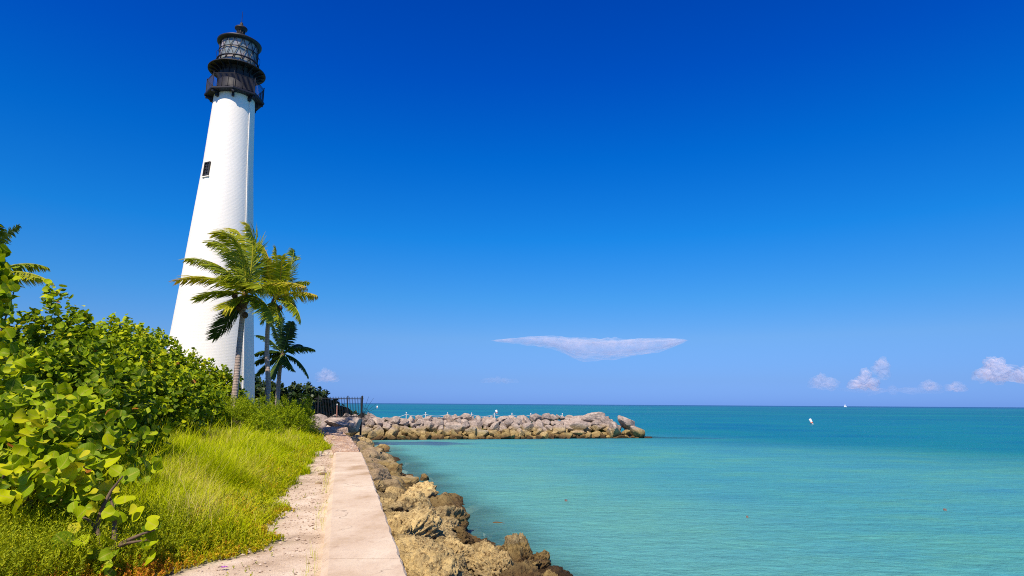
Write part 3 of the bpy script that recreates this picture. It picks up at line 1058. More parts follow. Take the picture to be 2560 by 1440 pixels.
COVER = mat_leaf('ground_cover_leaf', [(0.0, (.11, .16, .003)), (.35, (.26, .31, .003)), (.65, (.42, .42, .005)), (.85, (.55, .38, .010)), (1.0, (.50, .19, .02))], .28, .6, False, .15)
GRASS = mat_leaf('tall_grass', [(0.0, (.13, .21, .001)), (.4, (.34, .42, .001)), (.75, (.52, .57, .002)), (.92, (.55, .50, .06)), (1.0, (.62, .50, .20))], .3, .6, False, .05)

# upright sprigs in the near corner
def w1(x, y):
    return (x < path_left(y) - .5) * sstep(-2.6, -3.6, x + .35 * (y - 6) * 0) * sstep(9.2, 7.0, y) * (x > -9)
X, Y = scatter(22000, -9, -2.6, 4.0, 9.2, w1, 1)
sprigs('upright_ground_cover', X, Y, lambda x, y: .16 + .36 * sstep(-3.2, -4.4, x), .034, 30, COVER, 'feathery upright green sprigs filling the near corner', (.22, .05), lambda x, y: .32 + .2 * (vnoise(x, y, 1.3, 81) - .5))
# low yellow-orange succulents along the front edge
def w2(x, y):
    e = path_left(y) - x + .5 * (vnoise(x, y, 1.1, 9) - .5) + .3 * (vnoise(x, y, 5, 19) - .5)
    return sstep(-.12, .12, e) * sstep(3.0, 1.2, e) * sstep(14.5, 10.5, y)
X, Y = scatter(30000, -7, -2, 4.5, 14.5, w2, 2)
sprigs('succulent_ground_cover', X, Y, lambda x, y: .06 + .16 * sstep(0, .8, path_left(y) - x), .030, 18, COVER, 'low yellow and orange tinged succulent mat edging the sand', (.1, 0), lambda x, y: .50 + (.18 + .9 * (vnoise(x, y, 1.3, 83) - .45)) * sstep(12, 9, y), LEAF_THIN)
# little plants creeping over the sand
X, Y = scatter(700, -5, -1.5, 6, 24, lambda x, y: (x < wall_left(y) - .05) * (x > path_left(y) - .2) * sstep(.60, .74, vnoise(x, y, 1.7, 85)), 3)
sprigs('sand_weeds', X, Y, lambda x, y: .05 + 0 * x, .022, 9, COVER, 'sparse small weeds creeping over the sandy path', (0, 0), lambda x, y: .45 + 0 * x)


def grass(name, X, Y, hgt, wid, label, lean, vfun, seg=4):
    n = len(X)
    Z = ground_z(X, Y)
    ang = lean(X, Y)
    H = hgt(X, Y) * RNG.uniform(.5, 1.15, n)
    H = np.where(RNG.random(n) < .05, H * 1.5, H)
    ld = np.column_stack([np.cos(ang), np.sin(ang), 0 * ang])
    bend = RNG.uniform(.1, .8, n)
    d2 = RNG.uniform(0, 2 * np.pi, n)
    H = H * (1 - .35 * sstep(20, 27, Y))
    sd = np.column_stack([np.cos(d2), np.sin(d2), 0 * d2])
    ld = unit(ld * .5 + sd * .8)
    wv = np.cross(ld, [0, 0, 1.0])
    wv = unit(wv + randn(n) * .3)
    V = []
    u = np.linspace(0, 1, seg)
    for k in u:
        c = np.column_stack([X, Y, Z - .02]) + ld * (H * bend * k ** 1.8)[:, None] + np.array([0, 0, 1.0]) * (H * (k - .28 * bend * k ** 2.2))[:, None]
        wk = wid * (1 - .85 * k) * np.clip(np.hypot(X, Y) / 14, .7, 1.9)
        V += [c - wv * wk[:, None], c + wv * wk[:, None]]
    V = np.stack(V, 1)
    m_ = 2 * seg
    Q = np.array([[2 * i, 2 * i + 1, 2 * i + 3, 2 * i + 2] for i in range(seg - 1)])
    Q = (Q[None] + (np.arange(n) * m_)[:, None, None]).reshape(-1, 4)
    var = np.clip(vfun(X, Y) + RNG.normal(0, .12, n), 0, 1)
    straw = (RNG.random(n) < .02 + .06 * sstep(.60, .80, vnoise(X, Y, 1.4, 99)))
    var[straw] = RNG.uniform(.82, 1.0, straw.sum())
    var = np.clip(np.repeat(var, m_) + np.tile(np.repeat(u, 2) * .22 - .1, n), 0, 1)
    o = link(name, np_mesh(name, V.reshape(-1, 3), [Q], {'var': var}), GRASS)
    return tag(o, kind='stuff', label=label, cat='grass')


def wg(x, y):
    e = path_left(y) - x + .5 * (vnoise(x, y, 1.1, 9) - .5) + .25 * (vnoise(x, y, 4, 19) - .5)
    hf = x - hedge_front(y)
    dens = np.clip(13.0 / np.hypot(x, y), .3, 1.0)
    return sstep(.0, .3, e) * sstep(-.9, .2, hf) * dens * sstep(7.6, 9.6, y + .8 * (vnoise(x, y, .9, 91) - .5)) * (y < 40)
X, Y = scatter(1150000, -17, -2.2, 7, 40, wg, 4)
print('grass blades', len(X))
grass('tall_grass', X, Y, lambda x, y: (.20 + .38 * sstep(.1, 1.6, path_left(y) - x)) * (.5 + .7 * vnoise(x, y, .8, 93) + .5 * vnoise(x, y, 2.4, 98)), .0068, 'tall windblown yellow green grass covering the slope',
      lambda x, y: .3 + 3.2 * (vnoise(x, y, .35, 94) - .5), lambda x, y: .53 + .5 * (vnoise(x, y, .9, 95) - .5) + .45 * (vnoise(x, y, 3, 96) - .5))
X, Y = scatter(26000, -15, -2.6, 8, 34, lambda x, y: wg(x, y) * (.25 + .75 * sstep(.4, .6, vnoise(x, y, 1.2, 101))), 6)
sprigs('mixed_weeds', X, Y, lambda x, y: .20 + .30 * vnoise(x, y, 1.0, 102), .055, 14, COVER, 'leafy green weeds growing mixed through the grass slope', (.15, 0), lambda x, y: .25 + .5 * vnoise(x, y, 1.5, 103))
# thin stalks at the wall's foot
yy = RNG.uniform(6, 21, 260); k = vnoise(yy * 0, yy, .9, 97) > .52
yy = yy[k]
grass('wall_foot_grass', wall_left(yy) - .08 - RNG.random(len(yy)) * .12, yy, lambda x, y: .22 + 0 * x, .003, 'sparse dry grass tufts at the foot of the sea wall', lambda x, y: 0 * x, lambda x, y: .75 + 0 * x)

# dry agave-like clump
q = at_y(448, 1022, 21)
mb = MB()
for k in range(34):
    a_ = random.uniform(0, 6.28); h_ = random.uniform(.35, .75)
    dx = math.cos(a_) * random.uniform(.08, .3); dy = math.sin(a_) * .2
    b = np.array([q[0], q[1], q[2] - .2])
    sgn = 1 if k % 3 else -1
    t_ = b + [dx, dy, h_ * (1 if k % 3 else .1)]
    mid = b + [dx * .35, dy * .35, h_ * .75]
    wv = np.array([math.sin(a_), -math.cos(a_), 0]) * .018
    mb.add([b - wv, b + wv, mid - wv, mid + wv, t_], [[0, 1, 3, 2]], [[2, 3, 4]])
tag(mb.build('dry_leaf_clump', mat_simple('dead_leaf', (.42, .32, .25), .9)), 'clump of withered grey brown leaves where hedge meets grass', 'dead plant')
# wooden stake in the grass
q = at_y(565, 1150, 15.5)
mb = MB(); mb.tube([(q[0], q[1], q[2] - .4), (q[0] + .01, q[1], q[2] + .12), (q[0] + .012, q[1], q[2] + .14)], [.055, .05, .03], 8)
tag(mb.build('wooden_stake', BARK), 'short weathered wooden stake almost lost in the grass', 'stake')


# ------------------------------------------------------------------ palms
TRUNK = None
def mat_trunk():
    t = NT('palm_trunk')
    z = t.n('SeparateXYZ'); t.l(t.n('NewGeometry').outputs['Position'], z.inputs[0])
    wv = t.math('SINE', t.math('MULTIPLY', t.math('ADD', z.outputs[2], t.math('MULTIPLY', t.noise(t.pos(), 3, 2), .12)), 52.0))
    n = t.noise(t.pos((6, 6, 1)), 3, 5)
    c = t.ramp(n, [(.3, (.26, .19, .15)), (.55, (.42, .33, .27)), (.75, (.54, .44, .37))])
    c = t.mix(t.ramp(wv, [(.0, .22), (.35, 0.0)]), c, (.16, .10, .08))
    return t.set(c, .9, t.bump(wv, .3, .02), spec=.15)


TRUNK = mat_trunk()
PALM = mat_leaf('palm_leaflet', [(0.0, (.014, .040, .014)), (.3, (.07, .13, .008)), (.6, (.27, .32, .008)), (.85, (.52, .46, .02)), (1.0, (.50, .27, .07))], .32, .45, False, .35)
COCO = {'green': mat_simple('green_coconut', (.30, .30, .02), .45), 'brown': mat_simple('brown_coconut', (.10, .05, .02), .7), 'yellow': mat_simple('yellow_coconut', (.50, .38, .03), .45)}
FIBRE = mat_simple('palm_fibre', (.22, .15, .09), .95, .1, 20, (.10, .06, .04), .5)


def frond(parent, B, C, T, L, wind, droop, v0, vtip, npair=56, wd=.035):
    u = np.linspace(0, 1, 15)[:, None]
    pts = B * (1 - u) ** 2 + 2 * C * u * (1 - u) + T * u ** 2
    mb = MB()
    mb.tube(pts, np.linspace(.045, .008, 15), 5)
    RV, RQ = np.concatenate(mb.V), np.concatenate(mb.Q)
    RT_ = np.concatenate(mb.T)
    us = np.repeat(np.linspace(.10, 1.0, npair), 2)
    sg = np.tile([-1, 1], npair)
    U = us[:, None]
    P = B * (1 - U) ** 2 + 2 * C * U * (1 - U) + T * U ** 2
    t = unit(2 * (C - B) * (1 - U) + 2 * (T - C) * U)
    s = unit(np.cross(t, np.array([.02, .25, 1.0])))
    n = len(us)
    d = unit(s * sg[:, None] * .75 + t * .62 + np.array(wind) + np.array([0, 0, -droop]) + randn(n) * .10)
    ln = L * (.30 + .70 * np.sin(np.pi * np.clip(us * .85 + .12, 0, 1))) * RNG.uniform(.8, 1.1, n)
    ln[RNG.random(n) < .06] *= .45
    mid = P + d * (ln * .5)[:, None]
    d2 = unit(d + np.array([0, 0, -droop * .9]) + np.array(wind) * .9)
    tip = mid + d2 * (ln * .5)[:, None]
    wv = unit(np.cross(d, np.cross(t, d)) + randn(n) * .15) * wd
    k0 = len(RV)
    V = np.stack([P - wv * .6, P + wv * .6, mid - wv, mid + wv, tip - wv * .12, tip + wv * .12], 1).reshape(-1, 3)
    Q = (np.array([[0, 1, 3, 2], [2, 3, 5, 4]])[None] + (np.arange(n) * 6)[:, None, None]).reshape(-1, 4) + k0
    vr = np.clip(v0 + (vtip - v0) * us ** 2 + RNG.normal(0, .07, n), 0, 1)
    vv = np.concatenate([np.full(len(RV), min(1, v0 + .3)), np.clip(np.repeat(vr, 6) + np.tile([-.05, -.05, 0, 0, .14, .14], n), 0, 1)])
    me = np_mesh('frond', np.vstack([RV, V]), [np.vstack([RQ, Q]), RT_], {'var': vv})
    return link('frond', me, PALM, parent)


def palm(label, trunk_px, Y, r0, r1, crown, fronds, L, wind, v=.5, nuts=(), npair=78, droop=.40, wd=.028):
    """trunk_px: pixels bottom to top at depth Y; fronds: (ctrl px, tip px, depth of ctrl, depth of tip, v0, vtip)"""
    tp = np.array([at_y(x, y, Y) for x, y in trunk_px])
    gz = float(ground_z(tp[0][0], tp[0][1]))
    tp[0][2] = min(tp[0][2], gz - .1)
    root = empty('coconut_palm', (tp[0][0], tp[0][1], gz), label, 'palm tree', 'coconut palms by the lighthouse')
    u = np.linspace(0, len(tp) - 1, 90)
    pts = np.column_stack([np.interp(u, np.arange(len(tp)), tp[:, i]) for i in range(3)])
    for _ in range(12):
        pts[1:-1] = (pts[:-2] + pts[1:-1] * 2 + pts[2:]) / 4
    rad = np.linspace(r0, r1, 90) * (1 + .05 * np.sin(np.arange(90) * 2.4)) * (1 + .35 * np.exp(-np.arange(90) / 5))
    mb = MB(); mb.tube(pts, rad, 14)
    mb.build('trunk', TRUNK, root, True)
    B = at_y(*crown, Y)
    mb = MB()
    mb.tube([pts[-1] - [0, 0, .1], pts[-1] + (B - pts[-1]) * .5, B + [0, 0, .25]], [r1 * 1.1, r1 * 1.7, r1 * .7], 10)
    for k in range(12):
        a_ = k * 2.4
        c0 = pts[-1] + (B - pts[-1]) * random.uniform(-.1, .5)
        e = np.array([math.cos(a_), math.sin(a_), 0])
        mb.bar(c0 + e * r1, c0 + e * (r1 + .14) + [0, 0, random.uniform(-.35, .3)], .07, .02)
    mb.build('crown_fibre', FIBRE, root)
    for cpx, tpx, dc, dt, v0, vt in fronds:
        C, T = at_y(*cpx, Y + dc), at_y(*tpx, Y + dt)
        a_ = random.uniform(0, 6.28)
        frond(root, B + np.array([math.cos(a_), math.sin(a_), 0]) * .08, C, T, L, wind, droop, v0, vt, npair, wd)
    for (x, y), kind in nuts:
        bm = bmesh.new(); bmesh.ops.create_icosphere(bm, subdivisions=2, radius=.13)
        for vtx in bm.verts: vtx.co.z *= 1.18
        me = bpy.data.meshes.new('coconut'); bm.to_mesh(me); bm.free()
        for p in me.polygons: p.use_smooth = True
        c = at_y(x, y, Y - .32)
        me.transform(Matrix.Translation(Vector(c)))
        link('coconut', me, COCO[kind], root)
    return root


palm('leaning coconut palm with green nuts directly before the white tower', [(583, 1000), (591, 950), (597, 880), (604, 810), (609, 765)], 28.5, .145, .105, (613, 738),
     [((540, 672), (442, 703), 0, .3, .62, .95), ((560, 715), (492, 748), -.6, -1.0, .45, .55), ((560, 640), (465, 648), .8, 1.2, .5, .6), ((590, 590), (522, 606), .3, .5, .5, .6),
      ((615, 560), (536, 585), -.4, -1.0, .55, .72), ((625, 570), (578, 572), .6, 1.4, .6, .8), ((645, 600), (622, 562), -.3, -.2, .55, .75), 
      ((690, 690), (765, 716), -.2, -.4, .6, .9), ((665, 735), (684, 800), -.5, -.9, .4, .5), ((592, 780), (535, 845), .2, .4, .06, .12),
      ((585, 745), (562, 770), -.6, -1.4, .65, .75), ((600, 680), (560, 690), -1.2, -2.0, .45, .6), ((640, 690), (655, 720), -1.2, -1.8, .5, .6), ((620, 650), (600, 620), 1.2, 2.2, .3, .4),
      ((575, 660), (515, 660), 1.2, 2.2, .35, .45), ((640, 660), (640, 600), .6, 1.0, .45, .5)],
     1.02, (-.46, 0, .14), nuts=[((631, 729), 'green'), ((639, 766), 'yellow'), ((632, 757), 'green'), ((606, 764), 'brown'), ((613, 788), 'brown'), ((587, 740), 'brown'), ((598, 770), 'brown')])
palm('slim straight palm standing clear of the tower over low shrubs', [(673, 1012), (671, 960), (667, 880), (669, 820), (674, 790)], 31, .125, .095, (688, 748),
     [((678, 640), (655, 612), .3, .5, 0.68, 0.83), ((695, 680), (690, 620), 0, .2, 0.58, 0.63), ((728, 690), (735, 625), .5, .9, 0.43, 0.33), ((705, 690), (705, 640), -.8, -1.2, 0.63, 0.73),
      ((740, 720), (792, 738), -.2, -.3, 0.68, 0.83), ((745, 750), (752, 803), -.3, -.5, 0.48, 0.63), ((715, 700), (772, 705), .8, 1.2, 0.48, 0.53), ((672, 765), (660, 805), -.4, -.6, 0.43, 0.53),
      ((662, 700), (640, 715), .4, .9, 0.53, 0.63), ((690, 770), (700, 810), -.8, -1.4, 0.53, 0.63), ((720, 725), (735, 770), .8, 1.6, 0.38, 0.43), ((700, 715), (745, 660), 1.2, 2.0, 0.33, 0.33), ((665, 680), (668, 650), -.7, -1.0, 0.63, 0.73)],
     .74, (-.30, 0, .12), nuts=[((676, 772), 'brown'), ((700, 770), 'brown')])
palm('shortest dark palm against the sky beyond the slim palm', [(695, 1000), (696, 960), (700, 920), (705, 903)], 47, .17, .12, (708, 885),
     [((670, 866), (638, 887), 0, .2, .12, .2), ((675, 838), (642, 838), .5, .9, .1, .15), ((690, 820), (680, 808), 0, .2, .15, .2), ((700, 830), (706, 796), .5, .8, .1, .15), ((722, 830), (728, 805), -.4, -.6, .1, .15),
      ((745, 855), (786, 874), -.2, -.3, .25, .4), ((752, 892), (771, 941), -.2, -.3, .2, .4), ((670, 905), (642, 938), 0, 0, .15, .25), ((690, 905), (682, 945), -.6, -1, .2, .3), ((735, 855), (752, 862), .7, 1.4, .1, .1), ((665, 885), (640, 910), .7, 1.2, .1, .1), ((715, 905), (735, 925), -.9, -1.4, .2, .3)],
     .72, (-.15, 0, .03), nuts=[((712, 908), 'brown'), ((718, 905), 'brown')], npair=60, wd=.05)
palm('palm at the picture edge showing only its fronds above the hedge', [(-75, 960), (-70, 900), (-62, 800), (-55, 740)], 24, .19, .14, (-50, 700),
     [((50, 655), (133, 708), 0, 0, .5, .85), ((40, 640), (118, 668), .6, 1.0, .4, .6), ((-15, 600), (46, 564), .4, .8, .2, .2), ((10, 690), (27, 748), -.3, -.4, .3, .75), ((40, 680), (100, 695), -.4, -.6, .5, .7), ((-20, 590), (-5, 560), -.5, -.8, .3, .3),
      ((-120, 650), (-190, 700), 0, 0, .4, .5), ((-110, 600), (-160, 600), .4, .4, .4, .5), ((-80, 600), (-90, 560), 0, 0, .4, .5), ((-90, 740), (-130, 800), -.3, -.3, .4, .5)],
     .62, (-.1, 0, .0))


# ------------------------------------------------------------------ rocks
def rock_mesh(name, seed, sub, planes=9, rough=.06, coral=0.0, sharp=55, smooth=True):
    bm = bmesh.new()
    bmesh.ops.create_icosphere(bm, subdivisions=sub, radius=1.0)
    r = np.random.default_rng(seed)
    nn = unit(r.normal(size=(planes, 3)))
    hh = r.uniform(.42, .86, planes)
    off = Vector(r.uniform(-50, 50, 3))
    co = np.array([v.co[:] for v in bm.verts])
    k = co @ nn.T
    q = np.where(k > .05, hh / np.maximum(k, .05), 9.0)
    rad = -np.log(np.exp(-np.minimum(q, 1.25) * sharp).sum(1) + np.exp(-sharp * 1.05)) / sharp
    for v, d, rr_ in zip(bm.verts, co, rad):
        p = Vector(d)
        f = rr_ + rough * noise.fractal(p * 2.0 + off, .9, 2.1, 6)
        if coral:
            f -= coral * (noise.turbulence(p * 2.6 + off, 7, True, noise_basis='PERLIN_ORIGINAL', amplitude_scale=.68, frequency_scale=2.15) - .8)
            c_ = noise.cell(p * 5 + off) if False else noise.noise(p * 4.3 - off)
            f -= coral * .9 * max(0, c_ - .18)
        v.co = p * f
    me = bpy.data.meshes.new(name)
    bm.to_mesh(me); bm.free()
    me.polygons.foreach_set('use_smooth', np.full(len(me.polygons), smooth, bool))
    return me


ORD = 'first second third fourth fifth sixth seventh eighth ninth tenth eleventh twelfth thirteenth fourteenth fifteenth sixteenth seventeenth eighteenth nineteenth twentieth'.split()


def ordinal(i):
    if i < 20: return ORD[i]
    tens = {2: 'twenty', 3: 'thirty', 4: 'forty', 5: 'fifty', 6: 'sixty', 7: 'seventy'}
    k = (i + 1) // 10
    if (i + 1) % 10 == 0: return {3: 'thirtieth', 4: 'fortieth', 5: 'fiftieth', 6: 'sixtieth', 7: 'seventieth'}[k]
    return tens[k] + '-' + ORD[(i + 1) % 10 - 1]


RK_JET = mat_rock('jetty_limestone', (.45, .37, .32), .35, 4.0, (.14, .62))
RK_SH = mat_rock('pitted_shore_limestone', (.76, .57, .26), .9, 6.0, (.16, .42))
RK_GR = mat_rock('grey_shore_limestone', (.42, .31, .19), .5, 5.0, (.16, .42))
jet_m = [rock_mesh('boulder', 100 + k, 4, 8 + k % 6, .03, 0, 90, False) for k in range(20)]
for me in jet_m: me.materials.append(RK_JET)
sh_m = [rock_mesh('shore_rock', 200 + k, 6 if k < 8 else 5, 6 + k % 5, .09, .24, 30) for k in range(16)]
for me in sh_m: me.materials.append(RK_SH)
gr_m = [rock_mesh('shore_rock', 300 + k, 4, 8 + k % 5, .06, .05, 80, False) for k in range(12)]
for me in gr_m: me.materials.append(RK_GR)


def rock(name, me, c, size, label, group=None, rot=None, cat='rock'):
    o = bpy.data.objects.new(name, me)
    COL.objects.link(o)
    o.location = c
    o.scale = size
    o.rotation_euler = rot if rot is not None else (random.uniform(-.5, .5), random.uniform(-.5, .5), random.uniform(0, 6.28))
    return tag(o, label, cat, group)


def sizew(s): return 'big' if s > .66 else 'medium' if s > .45 else 'small'


# jetty: four tiers
JL = float(np.linalg.norm(JB - JA))
tiers = [('waterline', .10, .06, .88, 0.2, .36), ('second', .50, .34, .88, .4, .42), ('third', .98, .70, .88, .1, .46), ('upper', 1.5, 1.04, .88, .3, .46), ('crest', 2.2, 1.30, .90, -.3, .42)]
SHP = ['rounded', 'blocky', 'wedge-shaped', 'flat-topped']
for name_, back, z0, sp_, s0, sz in tiers:
    s = s0
    i = 0
    while s < JL - (.0 if name_ == 'waterline' else .5 if name_ == 'second' else 1.0 if name_ == 'third' else 1.7):
        k = random.choice((.6, .72, .85, 1.0, 1.15, 1.4, 1.6 if name_ == 'second' else 1.2)) * random.uniform(.9, 1.1) * sz * .88
        p = JA + JU * s + JN * (back + random.uniform(-.15, .15))
        z = z0 + random.uniform(-.08, .08) + (.14 * math.sin(s * .9) if name_ == 'crest' else 0)
        if name_ == 'crest' and s > JL - 7: z += .12
        col = {'waterline': 'yellow brown', 'second': 'tan', 'third': 'brownish grey', 'upper': 'mauve grey', 'crest': 'pale pinkish'}[name_]
        row = {'waterline': 'waterline row', 'second': 'second row up', 'third': 'third row up', 'upper': 'fourth row up', 'crest': 'top row'}[name_]
        rock('jetty_boulder', random.choice(jet_m), (p[0], p[1], z), (k * random.uniform(1.05, 1.5), k * random.uniform(.9, 1.2), (k * random.uniform(.75, 1.05) if name_ != 'crest' else min(k, .55) * random.uniform(.85, 1.05))),
             f'{sizew(k)} {col} boulder, {ordinal(i)} from the fence in the jetty\'s {row}', 'boulders of the jetty', cat='boulder')
        s += k * 1.42 * sp_
        i += 1
# tip of the jetty
def rock_px(px, py, Y, wpx, hpx, label, mesh, grp='boulders of the jetty', rot=None, name='jetty_boulder', cat='boulder', dep=1.0):
    c = at_y(px, py, Y)
    sw, sh_ = wpx / F * Y / 2 * 1.1, hpx / F * Y / 2 * 1.1
    return rock(name, mesh, c, (sw, sw * dep, sh_), label, grp, rot, cat)


rock_px(1568, 1060, 51.3, 52, 50, 'tall dark slab tilted upright near the tip of the jetty', jet_m[3], rot=(.1, .5, .2))
rock_px(1585, 1078, 51.0, 48, 34, 'brown boulder ending the jetty at the water', jet_m[5], rot=(0, .4, .1))
rock_px(1535, 1075, 50.3, 40, 34, 'yellowish boulder beneath the upright slab at the jetty tip', jet_m[6])
rock_px(1490, 1046, 52.0, 70, 28, 'long pale flat rock capping the jetty near its tip', jet_m[7], rot=(0, -.05, .1))
rock_px(1445, 1050, 52.0, 55, 30, 'pale rock beside the long flat capstone of the jetty', jet_m[8])
rock_px(1520, 1056, 51.6, 42, 30, 'pale block between the flat capstone and the tilted slab', jet_m[9])
rock_px(1618, 1094, 51.0, 30, 9, 'low brown reef rock just awash off the jetty tip', gr_m[2], rot=(0, 0, 0))
# land end, round the fence
rock_px(796, 1056, 38.6, 64, 36, 'large smooth grey boulder at the grass edge', jet_m[1], 'boulders by the fence', (0, .25, 0))
rock_px(848, 1060, 38.9, 84, 26, 'long flat mauve boulder left of the fence post', jet_m[2], 'boulders by the fence', (0, .1, .1))
rock_px(884, 1057, 39.2, 56, 40, 'rounded beige boulder against the iron fence post', jet_m[4], 'boulders by the fence', (.1, -.2, 0))
rock_px(826, 1048, 40.2, 34, 14, 'small blue grey stone behind the long flat boulder', jet_m[10], 'boulders by the fence')
rock_px(842, 1045, 43.5, 30, 12, 'small pinkish stone below the fence pickets', jet_m[11], 'boulders by the fence')
rock_px(868, 1044, 43.5, 30, 14, 'small pale stone under the second fence post', jet_m[12], 'boulders by the fence')
rock_px(895, 1070, 40.2, 20, 18, 'small yellow stone wedged under the beige boulder', jet_m[13], 'boulders by the fence')
rock_px(880, 1083, 41.8, 34, 30, 'yellow boulder in the corner below the fence', jet_m[14], 'boulders by the fence')
rock_px(905, 1084, 41.8, 44, 26, 'mustard coloured boulder at the foot of the fence post', jet_m[15], 'boulders by the fence')
rock_px(925, 1087, 42.0, 34, 20, 'low mustard rock beside the razor fan', jet_m[0], 'boulders by the fence')
rock_px(895, 1098, 37.0, 24, 20, 'reddish white stone at the far end of the shore rocks', jet_m[6], 'boulders by the fence')
rock_px(878, 1098, 36.5, 20, 18, 'grey white stone next to the reddish one', jet_m[9], 'boulders by the fence')

# shore rocks between wall and water
rows = [('beside the wall', .28, .48, .31), ('in the upper middle row', .80, .34, .35), ('in the lower middle row', 1.36, .16, .36), ('at the water\'s edge', 1.95, -.04, .33)]
for name_, off, z0, sz in rows:
    y = 5.2 + random.uniform(0, .4)
    i = 0
    while y < 37.5:  # away from the viewer
        far = sstep(14, 19, y)
        k = random.choice((.5, .65, .8, 1.0, 1.25, 1.6)) * random.uniform(.9, 1.1) * sz * (1 - .12 * far)
        o_ = off * (1.0 + .18 * sstep(13, 8, y)) * (1 - .22 * sstep(12, 17, y)) * (1 + .25 * sstep(25, 36, y)) + random.uniform(-.12, .12)
        x = float(coast(y)) + o_
        z = z0 + random.uniform(-.1, .08)
        pit = random.random() > far * .95
        me = random.choice((sh_m[:8] if y < 12 else sh_m[8:]) if pit else gr_m)
        kind = ('pitted yellow' if pit else 'grey tan') if off < 1.9 else ('pitted brown' if pit else 'dark wet')
        rock('shore_rock', me, (x, y, z), (k * random.uniform(.95, 1.3), k * random.uniform(.9, 1.3), k * random.uniform(.65, .9)),
             f'{kind} rock {name_}, {ordinal(i)} counting away from the viewer', 'rocks along the sea wall')
        y += k * 1.75
        i += 1
sub = []
for k in range(46):
    y = random.uniform(8, 36)
    x = float(coast(y)) + random.uniform(2.2, 3.6)
    h_ = random.uniform(.12, .3)
    o = bpy.data.objects.new('submerged_rock', random.choice(gr_m)); COL.objects.link(o)
    o.location = (x, y, -h_ - random.uniform(.03, .25)); o.scale = (random.uniform(.25, .6), random.uniform(.25, .6), h_)
    o.rotation_euler = (0, 0, random.uniform(0, 6))
    tag(o, 'dim brown rock lying under the clear water off the shore rocks', 'rock', 'rocks under the water')
# outlying rocks in the water
def wrock(px, py, wpx, hpx, label, k):
    c = at_z(px, py + hpx * .35, 0)
    s = wpx / F * c[1] / 2 * 1.25
    rock('water_rock', (gr_m if k % 2 else sh_m)[k % 10], (c[0], c[1], -.02), (s * 1.1, s, hpx / F * c[1] * 1.15), label, 'rocks standing in the water', (0, 0, k * .7))


wrock(1300, 1385, 75, 75, 'knobbly brown rock standing highest in the shallow water', 2)
wrock(1345, 1395, 40, 30, 'small brown rock right beside the knobbly one', 4)
wrock(1265, 1395, 60, 40, 'dark wet rock on the shore side of the knobbly one', 3)
wrock(1132, 1254, 46, 16, 'long flat brown rock awash away from the shore', 5)
wrock(1128, 1290, 62, 30, 'smooth rusty brown rock at the waterline', 7)
wrock(1085, 1262, 50, 36, 'reddish wedge rock just inshore of the flat awash one', 1)
wrock(1240, 1305, 40, 4, 'submerged pinkish rock just under the surface', 9)
wrock(1330, 1428, 60, 26, 'rusty rock at the bottom edge of the picture', 6)
wrock(1390, 1436, 60, 22, 'tan rock in the corner where shore meets picture edge', 8)
wrock(1062, 1195, 30, 14, 'small brown rock off the grey shore blocks', 11)

# floating weed
WEED = mat_simple('floating_weed', (.22, .15, .13), .8, .3, 20, (.14, .09, .08))
for px, py, wp, lb in ((1415, 1252, 13, 'reddish brown weed clump afloat nearest the shore rocks'), (1868, 1293, 9, 'tiny weed clump afloat in the middle of the bay'), (2362, 1275, 14, 'brown weed clump afloat far out to the side of the bay')):
    c = at_z(px, py, .01)
    sw = wp / F * c[1] / 2 * .36
    mb = MB()
    for k in range(16):
        a_ = random.uniform(0, 6.28); rr_ = random.random() ** .5
        p = np.array([c[0] + math.cos(a_) * rr_ * sw, c[1] + math.sin(a_) * rr_ * sw * 2, .0])
        b_ = random.uniform(0, 6.28)
        q = p + np.array([math.cos(b_), math.sin(b_), 0]) * sw * .5
        mb.tube([p, (p + q) / 2 + [0, 0, .03], q], [.012, .016, .008], 5)
    tag(mb.build('floating_seaweed', WEED), lb, 'seaweed', 'seaweed clumps afloat')
# fallen violet flower
c = at_z(560, 1420, .88)
mb = MB()
for k in range(5):
    a_ = k * 1.256 + .3
    e = np.array([math.cos(a_), math.sin(a_), 0]); t_ = np.array([-math.sin(a_), math.cos(a_), 0])
    b = np.array([c[0], c[1], .885])
    mb.add([b, b + e * .022 + t_ * .013 + [0, 0, .012], b + e * .04 + [0, 0, .006], b + e * .022 - t_ * .013 + [0, 0, .012]], [[0, 1, 2, 3]])
tag(mb.build('fallen_flower', mat_simple('violet_petal', (.42, .10, .50), .6)), 'small violet flower dropped on the sand near the succulent edge', 'flower')
# stones on the path
ST = mat_simple('pale_path_stone', (.62, .52, .38), .9, .15, 6, (.42, .34, .24), .5)
st_m = [rock_mesh('path_stone', 400 + k, 3, 8, .06) for k in range(4)]
for me in st_m: me.materials.append(ST)
for k, (px, py, wp, hp, lb) in enumerate([(795, 1133, 28, 16, 'pale yellow stone at the grass edge near the wall end'), (815, 1132, 14, 8, 'small cream stone beside the larger one at the grass edge'), (800, 1168, 24, 20, 'upright cream stone on the path halfway along the wall'),
                                         (805, 1182, 26, 8, 'flat pale stone at the foot of the upright cream one'), (797, 1205, 22, 8, 'low pale stone on the path nearest the viewer')]):
    c = at_z(px, py + hp * .4, .87)
    s = wp / F * c[1] / 2
    rock('path_stone', st_m[k % 4], (c[0], c[1], .87 + s * .15), (s, s * .8, hp / F * c[1] / 2 * 1.1), lb, 'stones on the sandy path', cat='stone')
